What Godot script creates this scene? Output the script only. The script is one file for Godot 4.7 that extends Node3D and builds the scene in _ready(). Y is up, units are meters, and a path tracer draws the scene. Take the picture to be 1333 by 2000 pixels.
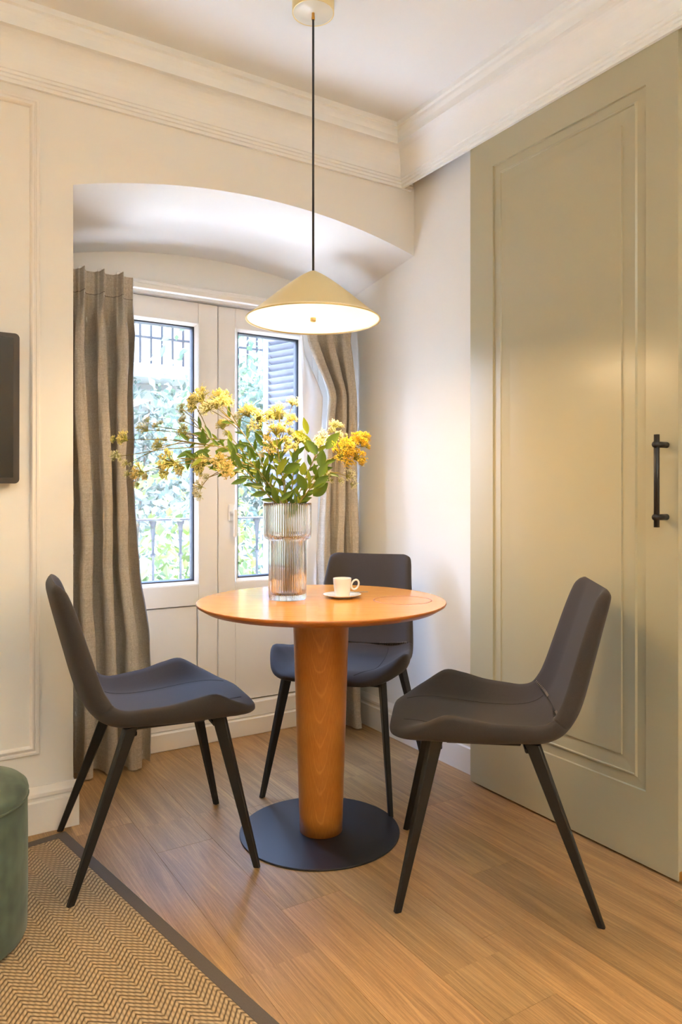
extends Node3D

# ------------------------------------------------------------------ helpers
var st: SurfaceTool
var xf := Transform3D.IDENTITY
var used := {}
var rng := RandomNumberGenerator.new()
var M := {}

func begin() -> void:
	st = SurfaceTool.new()
	st.begin(Mesh.PRIMITIVE_TRIANGLES)
	st.set_smooth_group(0)
	xf = Transform3D.IDENTITY

func smooth(on: bool) -> void:
	st.set_smooth_group(0 if on else 0xFFFFFFFF)

func done() -> ArrayMesh:
	st.generate_normals()
	return st.commit()

func v(p: Vector3) -> void:
	st.add_vertex(xf * p)

# corners given counter-clockwise as seen from outside
func tri(a: Vector3, b: Vector3, c: Vector3) -> void:
	v(a); v(c); v(b)

func quad(a: Vector3, b: Vector3, c: Vector3, d: Vector3) -> void:
	v(a); v(c); v(b)
	v(a); v(d); v(c)

# box with chamfered edges
func bx(c: Vector3, s: Vector3, b := 0.0) -> void:
	smooth(false)
	var h := s * 0.5
	b = minf(b, minf(h.x, minf(h.y, h.z)) * 0.9)
	if b <= 0.0:
		for ax in 3:
			for sg in [-1.0, 1.0]:
				var n := Vector3.ZERO
				n[ax] = sg
				var u := Vector3.ZERO
				u[(ax + 1) % 3] = 1.0
				var w := n.cross(u)
				var o := c + n * h
				var eu := u * h
				var ew := w * h
				quad(o - eu - ew, o + eu - ew, o + eu + ew, o - eu + ew)
		return
	for ax in 3:
		for sg in [-1.0, 1.0]:
			var n := Vector3.ZERO
			n[ax] = sg
			var u := Vector3.ZERO
			u[(ax + 1) % 3] = 1.0
			var w := n.cross(u)
			var o := c + n * h
			var eu: Vector3 = u * (h - Vector3(b, b, b))
			var ew: Vector3 = w * (h - Vector3(b, b, b))
			quad(o - eu - ew, o + eu - ew, o + eu + ew, o - eu + ew)
	for ax in 3:
		var i: int = (ax + 1) % 3
		var j: int = (ax + 2) % 3
		for si in [-1.0, 1.0]:
			for sj in [-1.0, 1.0]:
				var p0 := Vector3.ZERO
				p0[i] = si * h[i]; p0[j] = sj * (h[j] - b)
				var p1 := Vector3.ZERO
				p1[i] = si * (h[i] - b); p1[j] = sj * h[j]
				var e := Vector3.ZERO
				e[ax] = h[ax] - b
				var q := [c + p0 - e, c + p1 - e, c + p1 + e, c + p0 + e]
				var nn: Vector3 = (q[1] - q[0]).cross(q[2] - q[0])
				if nn.dot(p0 + p1) > 0.0:
					quad(q[0], q[1], q[2], q[3])
				else:
					quad(q[3], q[2], q[1], q[0])
	for sx in [-1.0, 1.0]:
		for sy in [-1.0, 1.0]:
			for sz in [-1.0, 1.0]:
				var s3 := Vector3(sx, sy, sz)
				var a: Vector3 = c + s3 * Vector3(h.x, h.y - b, h.z - b)
				var d: Vector3 = c + s3 * Vector3(h.x - b, h.y, h.z - b)
				var e2: Vector3 = c + s3 * Vector3(h.x - b, h.y - b, h.z)
				if (d - a).cross(e2 - a).dot(s3) > 0.0:
					tri(a, d, e2)
				else:
					tri(a, e2, d)

# rows of points; quads are outward when rows go up and columns go round
func grid(p: Array, close := false, flip := false, uv := false) -> void:
	var ni := p.size()
	for i in ni - 1:
		var r0: PackedVector3Array = p[i]
		var r1: PackedVector3Array = p[i + 1]
		var nj := r0.size()
		for j in (nj if close else nj - 1):
			var k := (j + 1) % nj
			var q := [r0[j], r1[j], r1[k], r0[k]]
			var t := [Vector2(float(j) / nj, float(i) / (ni - 1)), Vector2(float(j) / nj, float(i + 1) / (ni - 1)), Vector2(float(j + 1) / nj, float(i + 1) / (ni - 1)), Vector2(float(j + 1) / nj, float(i) / (ni - 1))]
			var order := [0, 1, 2, 0, 2, 3] if flip else [0, 2, 1, 0, 3, 2]
			for o in order:
				if uv:
					st.set_uv(t[o])
				v(q[o])

# profile of (radius, height) from the bottom up; corners that repeat stay sharp
func lathe(prof: Array, n := 48, c := Vector3.ZERO, rib := 0.0, ribs := 0, uv := false) -> void:
	smooth(true)
	var rows := []
	for q in prof:
		var row := PackedVector3Array()
		for j in n:
			var a := TAU * j / n
			var r: float = q.x
			if ribs > 0 and q.x > 0.0:
				r += rib * cos(a * ribs)
			row.append(c + Vector3(r * cos(a), q.y, r * sin(a)))
		rows.append(row)
	grid(rows, true, false, uv)

# round bar along points, radius may change
func tube(pts: PackedVector3Array, r0: float, r1 := -1.0, n := 8, cap := true) -> void:
	smooth(true)
	if r1 < 0.0:
		r1 = r0
	var rows := []
	var side := Vector3.ZERO
	for i in pts.size():
		var t := (pts[mini(i + 1, pts.size() - 1)] - pts[maxi(i - 1, 0)]).normalized()
		if side == Vector3.ZERO:
			side = t.cross(Vector3.UP if absf(t.y) < 0.9 else Vector3.RIGHT).normalized()
		side = (side - t * side.dot(t)).normalized()
		var up := t.cross(side)
		var r := lerpf(r0, r1, float(i) / maxf(1.0, pts.size() - 1))
		var row := PackedVector3Array()
		for j in n:
			var a := TAU * j / n
			row.append(pts[i] + (side * cos(a) - up * sin(a)) * r)
		rows.append(row)
	grid(rows, true)
	if cap:
		for e in [0, pts.size() - 1]:
			var row: PackedVector3Array = rows[e]
			for j in range(1, n - 1):
				if e == 0:
					tri(row[0], row[j], row[j + 1])
				else:
					tri(row[0], row[j + 1], row[j])

# straight extrusion of a closed outline (counter-clockwise in local x,y seen from +z) between two z
func prism(o: PackedVector2Array, z0: float, z1: float, soft := false) -> void:
	smooth(soft)
	var n := o.size()
	for j in n:
		var a := o[j]
		var b := o[(j + 1) % n]
		quad(Vector3(a.x, a.y, z0), Vector3(b.x, b.y, z0), Vector3(b.x, b.y, z1), Vector3(a.x, a.y, z1))
	smooth(false)
	var t := Geometry2D.triangulate_polygon(o)
	for k in range(0, t.size(), 3):
		var a := o[t[k]]
		var b := o[t[k + 1]]
		var c := o[t[k + 2]]
		if (b - a).cross(c - a) < 0.0:
			var w := b
			b = c
			c = w
		tri(Vector3(a.x, a.y, z1), Vector3(b.x, b.y, z1), Vector3(c.x, c.y, z1))
		tri(Vector3(a.x, a.y, z0), Vector3(c.x, c.y, z0), Vector3(b.x, b.y, z0))

# rectangular ring of a moulding profile (inset, height) facing +z, lying on z = 0
func ring(x0: float, y0: float, x1: float, y1: float, prof: Array) -> void:
	smooth(false)
	for k in prof.size() - 1:
		var a: Vector2 = prof[k]
		var b: Vector2 = prof[k + 1]
		var A := [Vector3(x0 + a.x, y0 + a.x, a.y), Vector3(x1 - a.x, y0 + a.x, a.y), Vector3(x1 - a.x, y1 - a.x, a.y), Vector3(x0 + a.x, y1 - a.x, a.y)]
		var B := [Vector3(x0 + b.x, y0 + b.x, b.y), Vector3(x1 - b.x, y0 + b.x, b.y), Vector3(x1 - b.x, y1 - b.x, b.y), Vector3(x0 + b.x, y1 - b.x, b.y)]
		for e in 4:
			var f := (e + 1) % 4
			quad(A[e], A[f], B[f], B[e])

func numbered(n: String) -> String:
	used[n] = used.get(n, -1) + 1
	return n if used[n] == 0 else "%s_%03d" % [n, used[n]]

func tag(o: Node, label: String, category: String, group := "") -> void:
	o.set_meta("label", label)
	o.set_meta("category", category)
	if group:
		o.set_meta("group", group)

func thing(called: String, label: String, category: String, at := Vector3.ZERO, turn := 0.0, group := "") -> Node3D:
	var o := Node3D.new()
	o.name = numbered(called)
	add_child(o)
	o.position = at
	o.rotation.y = turn
	tag(o, label, category, group)
	return o

func part(p: Node, called: String, mesh: Mesh, m: Material) -> MeshInstance3D:
	var o := MeshInstance3D.new()
	o.name = called
	o.mesh = mesh
	o.material_override = m
	p.add_child(o, true)
	return o

func struct(called: String, mesh: Mesh, m: Material, label := "") -> MeshInstance3D:
	var o := part(self, called, mesh, m)
	o.set_meta("kind", "structure")
	if label:
		o.set_meta("label", label)
	return o

func struct_node(called: String, label := "") -> Node3D:
	var o := Node3D.new()
	o.name = called
	add_child(o)
	o.set_meta("kind", "structure")
	if label:
		o.set_meta("label", label)
	return o

func box_mesh(c: Vector3, s: Vector3, b := 0.0) -> ArrayMesh:
	begin()
	bx(c, s, b)
	return done()

func mat(c: Color, rough := 0.6, extra := {}) -> StandardMaterial3D:
	var m := StandardMaterial3D.new()
	m.albedo_color = c
	m.roughness = rough
	for k in extra:
		m.set(k, extra[k])
	return m

func rgb8(r: float, g: float, b: float) -> Color:
	return Color(r / 255.0, g / 255.0, b / 255.0)

func tex(w: int, h: int, f: Callable) -> ImageTexture:
	var im := Image.create(w, h, false, Image.FORMAT_RGB8)
	for y in h:
		for x in w:
			im.set_pixel(x, y, f.call(x, y))
	return ImageTexture.create_from_image(im)

# noise that repeats over the unit square
func tiled(n: FastNoiseLite, u: float, w: float, su: float, sw: float) -> float:
	var a := u * TAU
	var b := w * TAU
	var x := n.get_noise_3d(cos(a) * su, sin(a) * su, cos(b) * sw)
	return x * 0.5 + n.get_noise_3d(sin(b) * sw + 31.0, cos(a) * su, sin(a) * su + 17.0) * 0.5

func triplanar(m: StandardMaterial3D, s: Vector3, world := true) -> StandardMaterial3D:
	m.uv1_triplanar = true
	m.uv1_world_triplanar = world
	m.uv1_scale = s
	return m

func smoothstep01(a: float, b: float, x: float) -> float:
	var t := clampf((x - a) / (b - a), 0.0, 1.0)
	return t * t * (3.0 - 2.0 * t)

# ------------------------------------------------------------------ room numbers (metres)
const ZF := -2.53      # plastered front of the window wall
const ZN := -3.07      # back of the niche
const XR := 1.95       # right wall
const XJ := 0.54       # left side of the niche
const CEIL := 2.595
const XL := -2.3
const ZB := 2.2
const TABLE_Y := 0.744
const EXPOSURE := 12.0
const UNIT := 1.0 / 12.0
const SKY_E := 31.0
const SUN_E := 27.0
const PENDANT_E := 1.28
const LAMP_A := 0.5
const LAMP_B := 1.3
const UPLIGHT := 6.8

func _ready() -> void:
	rng.seed = 7
	setup_view()
	make_materials()
	build_room()
	build_door()
	build_window()
	build_outside()
	build_curtains()
	build_table()
	build_chairs()
	build_pendant()
	build_rug_pouf_tv()
	build_vase()
	build_cup()
	build_room_lamps()

func setup_view() -> void:
	var cam := Camera3D.new()
	cam.name = "camera"
	add_child(cam)
	cam.position = Vector3(0, 1.09, 0)
	cam.rotation.y = -atan2(901.5, 1444.0)
	cam.projection = Camera3D.PROJECTION_FRUSTUM
	cam.near = 0.05
	cam.far = 200.0
	cam.size = 2.0 * 0.05 * 1000.0 / 1444.0
	cam.frustum_offset = Vector2(0, -0.05 * 38.0 / 1444.0)
	cam.current = true
	var e := Environment.new()
	e.tonemap_mode = Environment.TONE_MAPPER_LINEAR
	e.tonemap_exposure = EXPOSURE
	e.sdfgi_enabled = true
	e.ssao_enabled = true
	e.ssil_enabled = true
	var sky := ProceduralSkyMaterial.new()
	sky.sky_top_color = Color(0.62, 0.75, 0.98)
	sky.sky_horizon_color = Color(0.86, 0.92, 1.0)
	sky.ground_horizon_color = Color(0.75, 0.74, 0.72)
	sky.ground_bottom_color = Color(0.45, 0.44, 0.42)
	sky.sky_energy_multiplier = 1.0
	sky.ground_energy_multiplier = 0.5
	e.background_energy_multiplier = SKY_E * UNIT
	e.sky = Sky.new()
	e.sky.sky_material = sky
	e.background_mode = Environment.BG_SKY
	var we := WorldEnvironment.new()
	we.name = "environment"
	we.environment = e
	add_child(we)
	var sun := DirectionalLight3D.new()
	sun.name = "sun"
	sun.light_color = Color(0.98, 0.99, 1.0)
	sun.light_energy = SUN_E * UNIT
	sun.light_angular_distance = 0.6
	sun.shadow_enabled = true
	sun.sky_mode = DirectionalLight3D.SKY_MODE_LIGHT_ONLY
	add_child(sun)
	sun.look_at_from_position(Vector3(5.2, 8.4, -0.15), Vector3.ZERO)

# ------------------------------------------------------------------ materials
func make_materials() -> void:
	var n1 := FastNoiseLite.new()
	n1.seed = 3
	n1.frequency = 1.0
	n1.fractal_octaves = 3
	var n2 := FastNoiseLite.new()
	n2.seed = 11
	n2.frequency = 1.0
	n2.fractal_octaves = 2
	M.wall = mat(rgb8(240, 238, 231), 0.75)
	M.ceiling = mat(rgb8(243, 244, 242), 0.85)
	M.trim = mat(rgb8(242, 237, 229), 0.5)
	M.frame = mat(rgb8(243, 239, 232), 0.38)
	M.door = mat(rgb8(182, 175, 146), 0.28)
	M.black = mat(rgb8(34, 30, 29), 0.42)
	M.steel_leg = mat(rgb8(19, 17, 16), 0.5)
	M.gasket = mat(rgb8(40, 44, 50), 0.5)
	M.brass = mat(rgb8(238, 217, 160), 0.36, {"metallic": 0.55})
	M.brass_dark = mat(rgb8(200, 150, 70), 0.3, {"metallic": 0.8})
	M.base_plate = mat(rgb8(30, 31, 36), 0.42)
	M.porcelain = mat(rgb8(240, 235, 224), 0.18)
	M.glass = mat(Color(1, 1, 1, 0.06), 0.02, {"transparency": BaseMaterial3D.TRANSPARENCY_ALPHA})
	M.vase = mat(Color(1, 1, 1, 0.02), 0.02, {"refraction_enabled": true, "refraction_scale": 0.045})
	M.chrome = mat(rgb8(190, 190, 188), 0.2, {"metallic": 1.0})
	M.screen = mat(rgb8(8, 8, 9), 0.12)
	M.bezel = mat(rgb8(62, 54, 47), 0.45)
	M.lining = mat(rgb8(232, 230, 226), 0.85, {"backlight_enabled": true, "backlight": Color(0.4, 0.4, 0.4)})
	# floor planks
	var floor_tex := tex(512, 1024, func(x, y):
		var u: float = x / 512.0
		var w: float = y / 1024.0
		var warp: float = n1.get_noise_2d(u * 5.0, w * 1.6) * 0.32
		var broad: float = n1.get_noise_2d(u * 7.0 + 40.0, w * 2.0)
		var figure: float = n2.get_noise_2d(u * 24.0 + warp * 6.0, w * 1.5 + 9.0)
		var fine: float = n2.get_noise_2d(u * 130.0 + warp * 14.0, w * 3.2)
		var pore: float = n2.get_noise_2d(u * 300.0 + warp * 20.0, w * 11.0 + 70.0)
		var k: float = 0.60 + 0.20 * broad + 0.16 * figure + 0.15 * fine
		if pore > 0.26:
			k -= 0.12
		if fine > 0.34:
			k += 0.10
		k = clampf(k, 0.0, 1.0)
		return Color(0.45, 0.335, 0.205).lerp(Color(0.83, 0.665, 0.45), k))
	M.planks = []
	for i in 8:
		var t := 0.93 + 0.14 * rng.randf()
		var pm := mat(Color(t, t * (0.985 + 0.03 * rng.randf()), t * (0.96 + 0.05 * rng.randf())), 0.46)
		pm.albedo_texture = floor_tex
		pm.heightmap_enabled = true
		pm.heightmap_texture = floor_tex
		pm.heightmap_scale = 0.05
		triplanar(pm, Vector3(2.2, 1.0, 0.62))
		pm.uv1_offset = Vector3(rng.randf(), 0, rng.randf())
		M.planks.append(pm)
	M.subfloor = mat(rgb8(60, 48, 38), 0.9)
	# orange beech veneer
	var top_tex := tex(512, 512, func(x, y):
		var u: float = x / 512.0
		var w: float = y / 512.0
		var a: float = n1.get_noise_2d(u * 3.0, w * 40.0)
		var b: float = n2.get_noise_2d(u * 9.0, w * 130.0)
		var c: float = n2.get_noise_2d(u * 60.0, w * 200.0 + 9.0)
		var k: float = clampf(0.5 + 0.35 * a + 0.25 * b + (0.12 if c > 0.3 else 0.0), 0.0, 1.0)
		return Color(0.80, 0.52, 0.20).lerp(Color(0.92, 0.67, 0.34), k))
	M.table_top = triplanar(mat(Color.WHITE, 0.16, {"albedo_texture": top_tex}), Vector3(1.2, 1.2, 1.2), false)
	M.table_edge = mat(rgb8(186, 112, 44), 0.3)
	var col_tex := tex(1024, 1024, func(x, y):
		var u: float = fposmod(x / 1024.0 * 4.0 + 0.5, 1.0) - 0.5
		var w: float = y / 1024.0
		var wob: float = n1.get_noise_2d(x / 1024.0 * 5.0, w * 6.0)
		var f: float = w * 10.0 - 20.0 * u * u * (1.0 + 0.15 * wob) + wob * 0.35
		var line: float = 1.0 - clampf(absf(fposmod(f, 1.0) - 0.5) / 0.13, 0.0, 1.0)
		var b: float = n2.get_noise_2d(x * 0.35, y * 0.02)
		var k: float = clampf(0.34 + 0.12 * wob + 0.22 * b + 0.30 * line * clampf(1.0 - absf(u) * 2.2, 0.1, 1.0), 0.0, 1.0)
		return Color(0.64, 0.36, 0.11).lerp(Color(0.88, 0.61, 0.29), k))
	M.column = mat(Color.WHITE, 0.28, {"albedo_texture": col_tex})
	# upholstery
	var felt := tex(256, 256, func(x, y):
		var a: float = tiled(n2, x / 256.0, y / 256.0, 14.0, 14.0)
		var k: float = clampf(0.5 + 0.5 * a + 0.35 * (hash(x * 7919 + y * 104729) % 1000 / 1000.0 - 0.5), 0.0, 1.0)
		return Color(0.66, 0.66, 0.66).lerp(Color(1, 1, 1), k))
	M.chair = triplanar(mat(rgb8(66, 57, 52), 0.82, {"albedo_texture": felt, "rim_enabled": true, "rim": 0.35, "rim_tint": 0.4}), Vector3(9, 9, 9), false)
	M.seam = mat(rgb8(46, 41, 39), 0.9)
	M.stitch = mat(rgb8(168, 156, 146), 0.8)
	# curtain linen
	var linen := tex(256, 256, func(x, y):
		var a: float = (hash(x * 31 + 5) % 1000) / 1000.0
		var b: float = (hash(y * 57 + 11) % 1000) / 1000.0
		var c: float = n2.get_noise_2d(x * 0.05, y * 0.9)
		var d: float = n2.get_noise_2d(x * 0.9, y * 0.05 + 50.0)
		var k: float = clampf(0.45 + 0.18 * (a - 0.5) + 0.18 * (b - 0.5) + 0.4 * c + 0.4 * d, 0.0, 1.0)
		return Color(0.70, 0.68, 0.65).lerp(Color(1, 1, 1), k))
	M.linen = triplanar(mat(rgb8(224, 214, 197), 0.9, {"albedo_texture": linen}), Vector3(5, 5, 5))
	# herringbone sisal
	var hb_h := func(x, y):
		var u: float = fposmod(x / 512.0 * 6.0, 1.0)
		var band: int = int(floorf(x / 512.0 * 6.0))
		var w: float = y / 512.0
		var s: float = (u if band % 2 == 0 else 1.0 - u) * 1.6
		var f: float = fposmod(w * 16.0 + s * 1.7, 1.0)
		var r: float = sqrt(clampf(1.0 - pow((f - 0.5) * 2.0, 2.0), 0.0, 1.0))
		var across: float = fposmod(u * 4.0 + (0.5 if int(floorf(w * 16.0 + s * 1.7)) % 2 == 0 else 0.0), 1.0)
		var t: float = 0.72 + 0.28 * sin(across * PI)
		return r * t
	var sisal := tex(512, 512, func(x, y):
		var r: float = hb_h.call(x, y)
		var a: float = (hash(x * 733 + y * 9151) % 1000) / 1000.0 - 0.5
		var k: float = clampf(r + 0.25 * a, 0.0, 1.0)
		return Color(0.33, 0.26, 0.18).lerp(Color(0.79, 0.68, 0.52), k))
	var sisal_h := tex(512, 512, func(x, y):
		var r: float = hb_h.call(x, y)
		return Color(r, r, r))
	M.sisal = mat(Color.WHITE, 0.9, {"albedo_texture": sisal, "heightmap_enabled": true, "heightmap_texture": sisal_h, "heightmap_scale": 0.5})
	triplanar(M.sisal, Vector3(4, 4, 4), false)
	M.rug_band = triplanar(mat(rgb8(118, 106, 96), 0.9, {"albedo_texture": felt}), Vector3(20, 20, 20), false)
	# velvet
	var velvet := tex(256, 256, func(x, y):
		var a: float = tiled(n1, x / 256.0, y / 256.0, 0.9, 0.7)
		var b: float = tiled(n2, x / 256.0, y / 256.0, 2.6, 1.6)
		var k: float = clampf(0.45 + 0.9 * a + 0.35 * b, 0.0, 1.0)
		return Color(0.50, 0.52, 0.52).lerp(Color(1, 1, 0.97), k))
	M.velvet = triplanar(mat(rgb8(108, 126, 110), 0.7, {"albedo_texture": velvet, "rim_enabled": true, "rim": 0.8, "rim_tint": 0.5}), Vector3(2.2, 2.2, 2.2), false)
	# plants
	M.leaf = mat(rgb8(74, 96, 30), 0.4, {"backlight_enabled": true, "backlight": Color(0.35, 0.45, 0.1)})
	M.leaf_light = mat(rgb8(132, 144, 40), 0.42, {"backlight_enabled": true, "backlight": Color(0.5, 0.55, 0.15)})
	M.stem = mat(rgb8(150, 134, 62), 0.6)
	M.floret = mat(Color.WHITE, 0.6, {"vertex_color_use_as_albedo": true, "backlight_enabled": true, "backlight": Color(0.3, 0.3, 0.2)})
	# outside
	M.facade = mat(rgb8(188, 185, 178), 0.9)
	M.facade_white = mat(rgb8(208, 207, 204), 0.9)
	M.brick = mat(rgb8(172, 122, 110), 0.9)
	M.iron = mat(rgb8(34, 38, 44), 0.6)
	M.shutter = mat(rgb8(84, 86, 96), 0.6)
	M.shutter_frame = mat(rgb8(112, 116, 126), 0.6)
	M.out_glass = mat(rgb8(92, 100, 116), 0.2)
	M.street = mat(rgb8(62, 62, 64), 0.9)
	M.terrace = mat(rgb8(232, 234, 238), 0.8)
	M.out_leaf = mat(Color.WHITE, 0.6, {"vertex_color_use_as_albedo": true, "backlight_enabled": true, "backlight": Color(0.45, 0.5, 0.25)})
	M.bark = mat(rgb8(110, 96, 82), 0.9)

# ------------------------------------------------------------------ the room
func arch_y(x: float, spring: float, rise: float) -> float:
	var c := (XJ + 1.962) * 0.5
	var half := (1.962 - XJ) * 0.5
	var R := (half * half + rise * rise) / (2.0 * rise)
	return spring + rise - R + sqrt(maxf(R * R - (x - c) * (x - c), 0.0))

func cornice_profile() -> Array:
	# (distance from the wall, height) from the foot up to the ceiling
	var p := [Vector2(0.0, 2.378), Vector2(0.012, 2.378), Vector2(0.012, 2.389), Vector2(0.017, 2.391), Vector2(0.017, 2.400), Vector2(0.023, 2.402), Vector2(0.023, 2.411), Vector2(0.027, 2.413)]
	for i in 11:
		var a := PI * 0.5 * i / 10.0
		p.append(Vector2(0.027 + 0.058 * (1.0 - cos(a)), 2.415 + 0.098 * sin(a)))
	p.append_array([Vector2(0.092, 2.514), Vector2(0.092, 2.522), Vector2(0.086, 2.525), Vector2(0.088, 2.545), Vector2(0.094, 2.560), Vector2(0.094, 2.572), Vector2(0.104, 2.576), Vector2(0.104, 2.61), Vector2(0.0, 2.61)])
	return p

func build_room() -> void:
	# floor: every plank is a piece of its own on a dark underlay
	var floor_node := struct_node("floor", "wood effect plank floor with long boards running towards the window")
	part(floor_node, "underlay", box_mesh(Vector3((XL + XR) * 0.5, -0.066, (ZB + ZN) * 0.5), Vector3(XR - XL + 0.4, 0.10, ZB - ZN + 0.4)), M.subfloor)
	var ends := {0: -2.19, 1: -1.72, 2: -1.117, 3: -1.35, 4: -1.59, 5: -2.02, 6: -1.2}
	var meshes := {}
	for c in range(-17, 7):
		var x0 := 0.71 + 0.18 * c
		var x1 := minf(x0 + 0.18, XR)
		x0 = maxf(x0, XL)
		if x1 - x0 < 0.02:
			continue
		var e: float = ends.get(c, -1.9 + 1.1 * fposmod(c * 0.377, 1.0))
		var z := e
		while z > ZN:
			z -= 1.22
		while z < ZB:
			var a := maxf(z, ZN)
			var b := minf(z + 1.22, ZB)
			if b - a > 0.03:
				var key := "%d_%d" % [roundi((x1 - x0) * 1000), roundi((b - a) * 1000)]
				if not meshes.has(key):
					meshes[key] = box_mesh(Vector3(0, -0.006, 0), Vector3(x1 - x0 - 0.0005, 0.012, b - a - 0.0005), 0.0005)
				var o := part(floor_node, "plank", meshes[key], M.planks[rng.randi() % 8])
				o.position = Vector3((x0 + x1) * 0.5, 0, (a + b) * 0.5)
			z += 1.22
	struct("ceiling", box_mesh(Vector3((XL + XR) * 0.5, CEIL + 0.1, (ZB + ZF) * 0.5 - 0.15), Vector3(XR - XL + 0.5, 0.2, ZB - ZF + 0.7)), M.ceiling)
	# window wall with the arched niche
	begin()
	bx(Vector3((XL - 0.2 + XJ) * 0.5, CEIL * 0.5, (ZF + ZN - 0.15) * 0.5), Vector3(XJ - XL + 0.2, CEIL + 0.04, ZF - ZN + 0.15))
	var nseg := 40
	var top := CEIL + 0.02
	var x_end := XR + 0.012
	smooth(true)
	var rows := []
	for k in 9:
		var t := k / 8.0
		var row := PackedVector3Array()
		for j in nseg + 1:
			var x := lerpf(XJ, x_end, j / float(nseg))
			var y := lerpf(arch_y(x, 2.103, 0.100), arch_y(x, 2.022, 0.100), t)
			row.append(Vector3(x, y, lerpf(ZF, ZN - 0.02, t)))
		rows.append(row)
	grid(rows, false, true)
	smooth(false)
	for j in nseg:
		var xa := lerpf(XJ, x_end, j / float(nseg))
		var xb := lerpf(XJ, x_end, (j + 1) / float(nseg))
		quad(Vector3(xa, arch_y(xa, 2.103, 0.1), ZF), Vector3(xb, arch_y(xb, 2.103, 0.1), ZF), Vector3(xb, top, ZF), Vector3(xa, top, ZF))
		quad(Vector3(xb, arch_y(xb, 2.022, 0.1), ZN - 0.14), Vector3(xa, arch_y(xa, 2.022, 0.1), ZN - 0.14), Vector3(xa, top, ZN - 0.14), Vector3(xb, top, ZN - 0.14))
	quad(Vector3(XJ, top, ZF), Vector3(x_end, top, ZF), Vector3(x_end, top, ZN - 0.14), Vector3(XJ, top, ZN - 0.14))
	struct("wall_front", done(), M.wall, "cream plastered wall with a wide shallow arched window niche")
	# masonry round the window at the back of the niche
	begin()
	bx(Vector3(1.245, 2.30, ZN - 0.085), Vector3(1.45, 0.64, 0.13))
	bx(Vector3(0.645, 0.99, ZN - 0.075), Vector3(0.23, 1.98, 0.15))
	bx(Vector3(1.875, 0.99, ZN - 0.075), Vector3(0.17, 1.98, 0.15))
	struct("wall_niche", done(), M.wall)
	struct("wall_right", box_mesh(Vector3(XR + 0.1, CEIL * 0.5, (ZN - 0.15 + ZB) * 0.5), Vector3(0.2, CEIL + 0.04, ZB - ZN + 0.15)), M.wall, "smooth white wall beside the window niche")
	struct("wall_rear", box_mesh(Vector3((XL + XR) * 0.5, CEIL * 0.5, ZB + 0.1), Vector3(XR - XL + 0.4, CEIL + 0.04, 0.2)), M.wall)
	struct("wall_left", box_mesh(Vector3(XL - 0.1, CEIL * 0.5, (ZF + ZB) * 0.5), Vector3(0.2, CEIL + 0.04, ZB - ZF + 0.2)), M.wall)
	# skirting boards
	var skirt := PackedVector2Array([Vector2(0, 0), Vector2(0.016, 0), Vector2(0.016, 0.098), Vector2(0.010, 0.103), Vector2(0.010, 0.110), Vector2(0.014, 0.116), Vector2(0.014, 0.126), Vector2(0.007, 0.140), Vector2(0.004, 0.147), Vector2(0, 0.147)])
	begin()
	xf = Transform3D(Basis(Vector3(0, 0, 1), Vector3(0, 1, 0), Vector3(-1, 0, 0)), Vector3(XJ + 0.016, 0, ZF))
	prism(skirt, 0.0, XJ + 0.016 - XL)
	xf = Transform3D(Basis.IDENTITY, Vector3(XJ, 0, 0))
	prism(skirt, ZF - 0.45, ZF + 0.002)
	xf = Transform3D.IDENTITY
	struct("baseboard_front", done(), M.trim)
	begin()
	xf = Transform3D(Basis(Vector3(-1, 0, 0), Vector3(0, 1, 0), Vector3(0, 0, -1)), Vector3(XR, 0, 0))
	prism(skirt, -ZB, -ZN)
	struct("baseboard_right", done(), M.trim)
	# cornices
	var prof := cornice_profile()
	var cp := PackedVector2Array()
	for q in prof:
		cp.append(q)
	begin()
	xf = Transform3D(Basis(Vector3(0, 0, 1), Vector3(0, 1, 0), Vector3(-1, 0, 0)), Vector3(1.93, 0, ZF))
	prism(cp, 0.0, 1.93 - XL)
	struct("trim_1", done(), M.ceiling, "coved plaster cornice above the arched niche")
	begin()
	xf = Transform3D(Basis(Vector3(-1, 0, 0), Vector3(0, 1, 0), Vector3(0, 0, -1)), Vector3(1.886, 0, 0))
	prism(cp, -ZB, -ZF)
	xf = Transform3D.IDENTITY
	bx(Vector3(1.922, 2.53, (ZB + ZF) * 0.5), Vector3(0.075, 0.15, ZB - ZF))
	struct("trim_2", done(), M.ceiling, "coved plaster cornice along the top of the sliding door")
	# picture frame moulding on the television wall
	var pm := [Vector2(0.0, 0.0), Vector2(0.0, 0.006), Vector2(0.004, 0.009), Vector2(0.010, 0.0095), Vector2(0.013, 0.006), Vector2(0.016, 0.006), Vector2(0.019, 0.011), Vector2(0.024, 0.012), Vector2(0.028, 0.008), Vector2(0.030, 0.004), Vector2(0.031, 0.0)]
	begin()
	xf = Transform3D(Basis.IDENTITY, Vector3(0, 0, ZF))
	ring(-1.6, 0.250, 0.437, 2.350, pm)
	struct("trim_3", done(), M.trim, "rectangular panel moulding on the wall behind the television")

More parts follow.
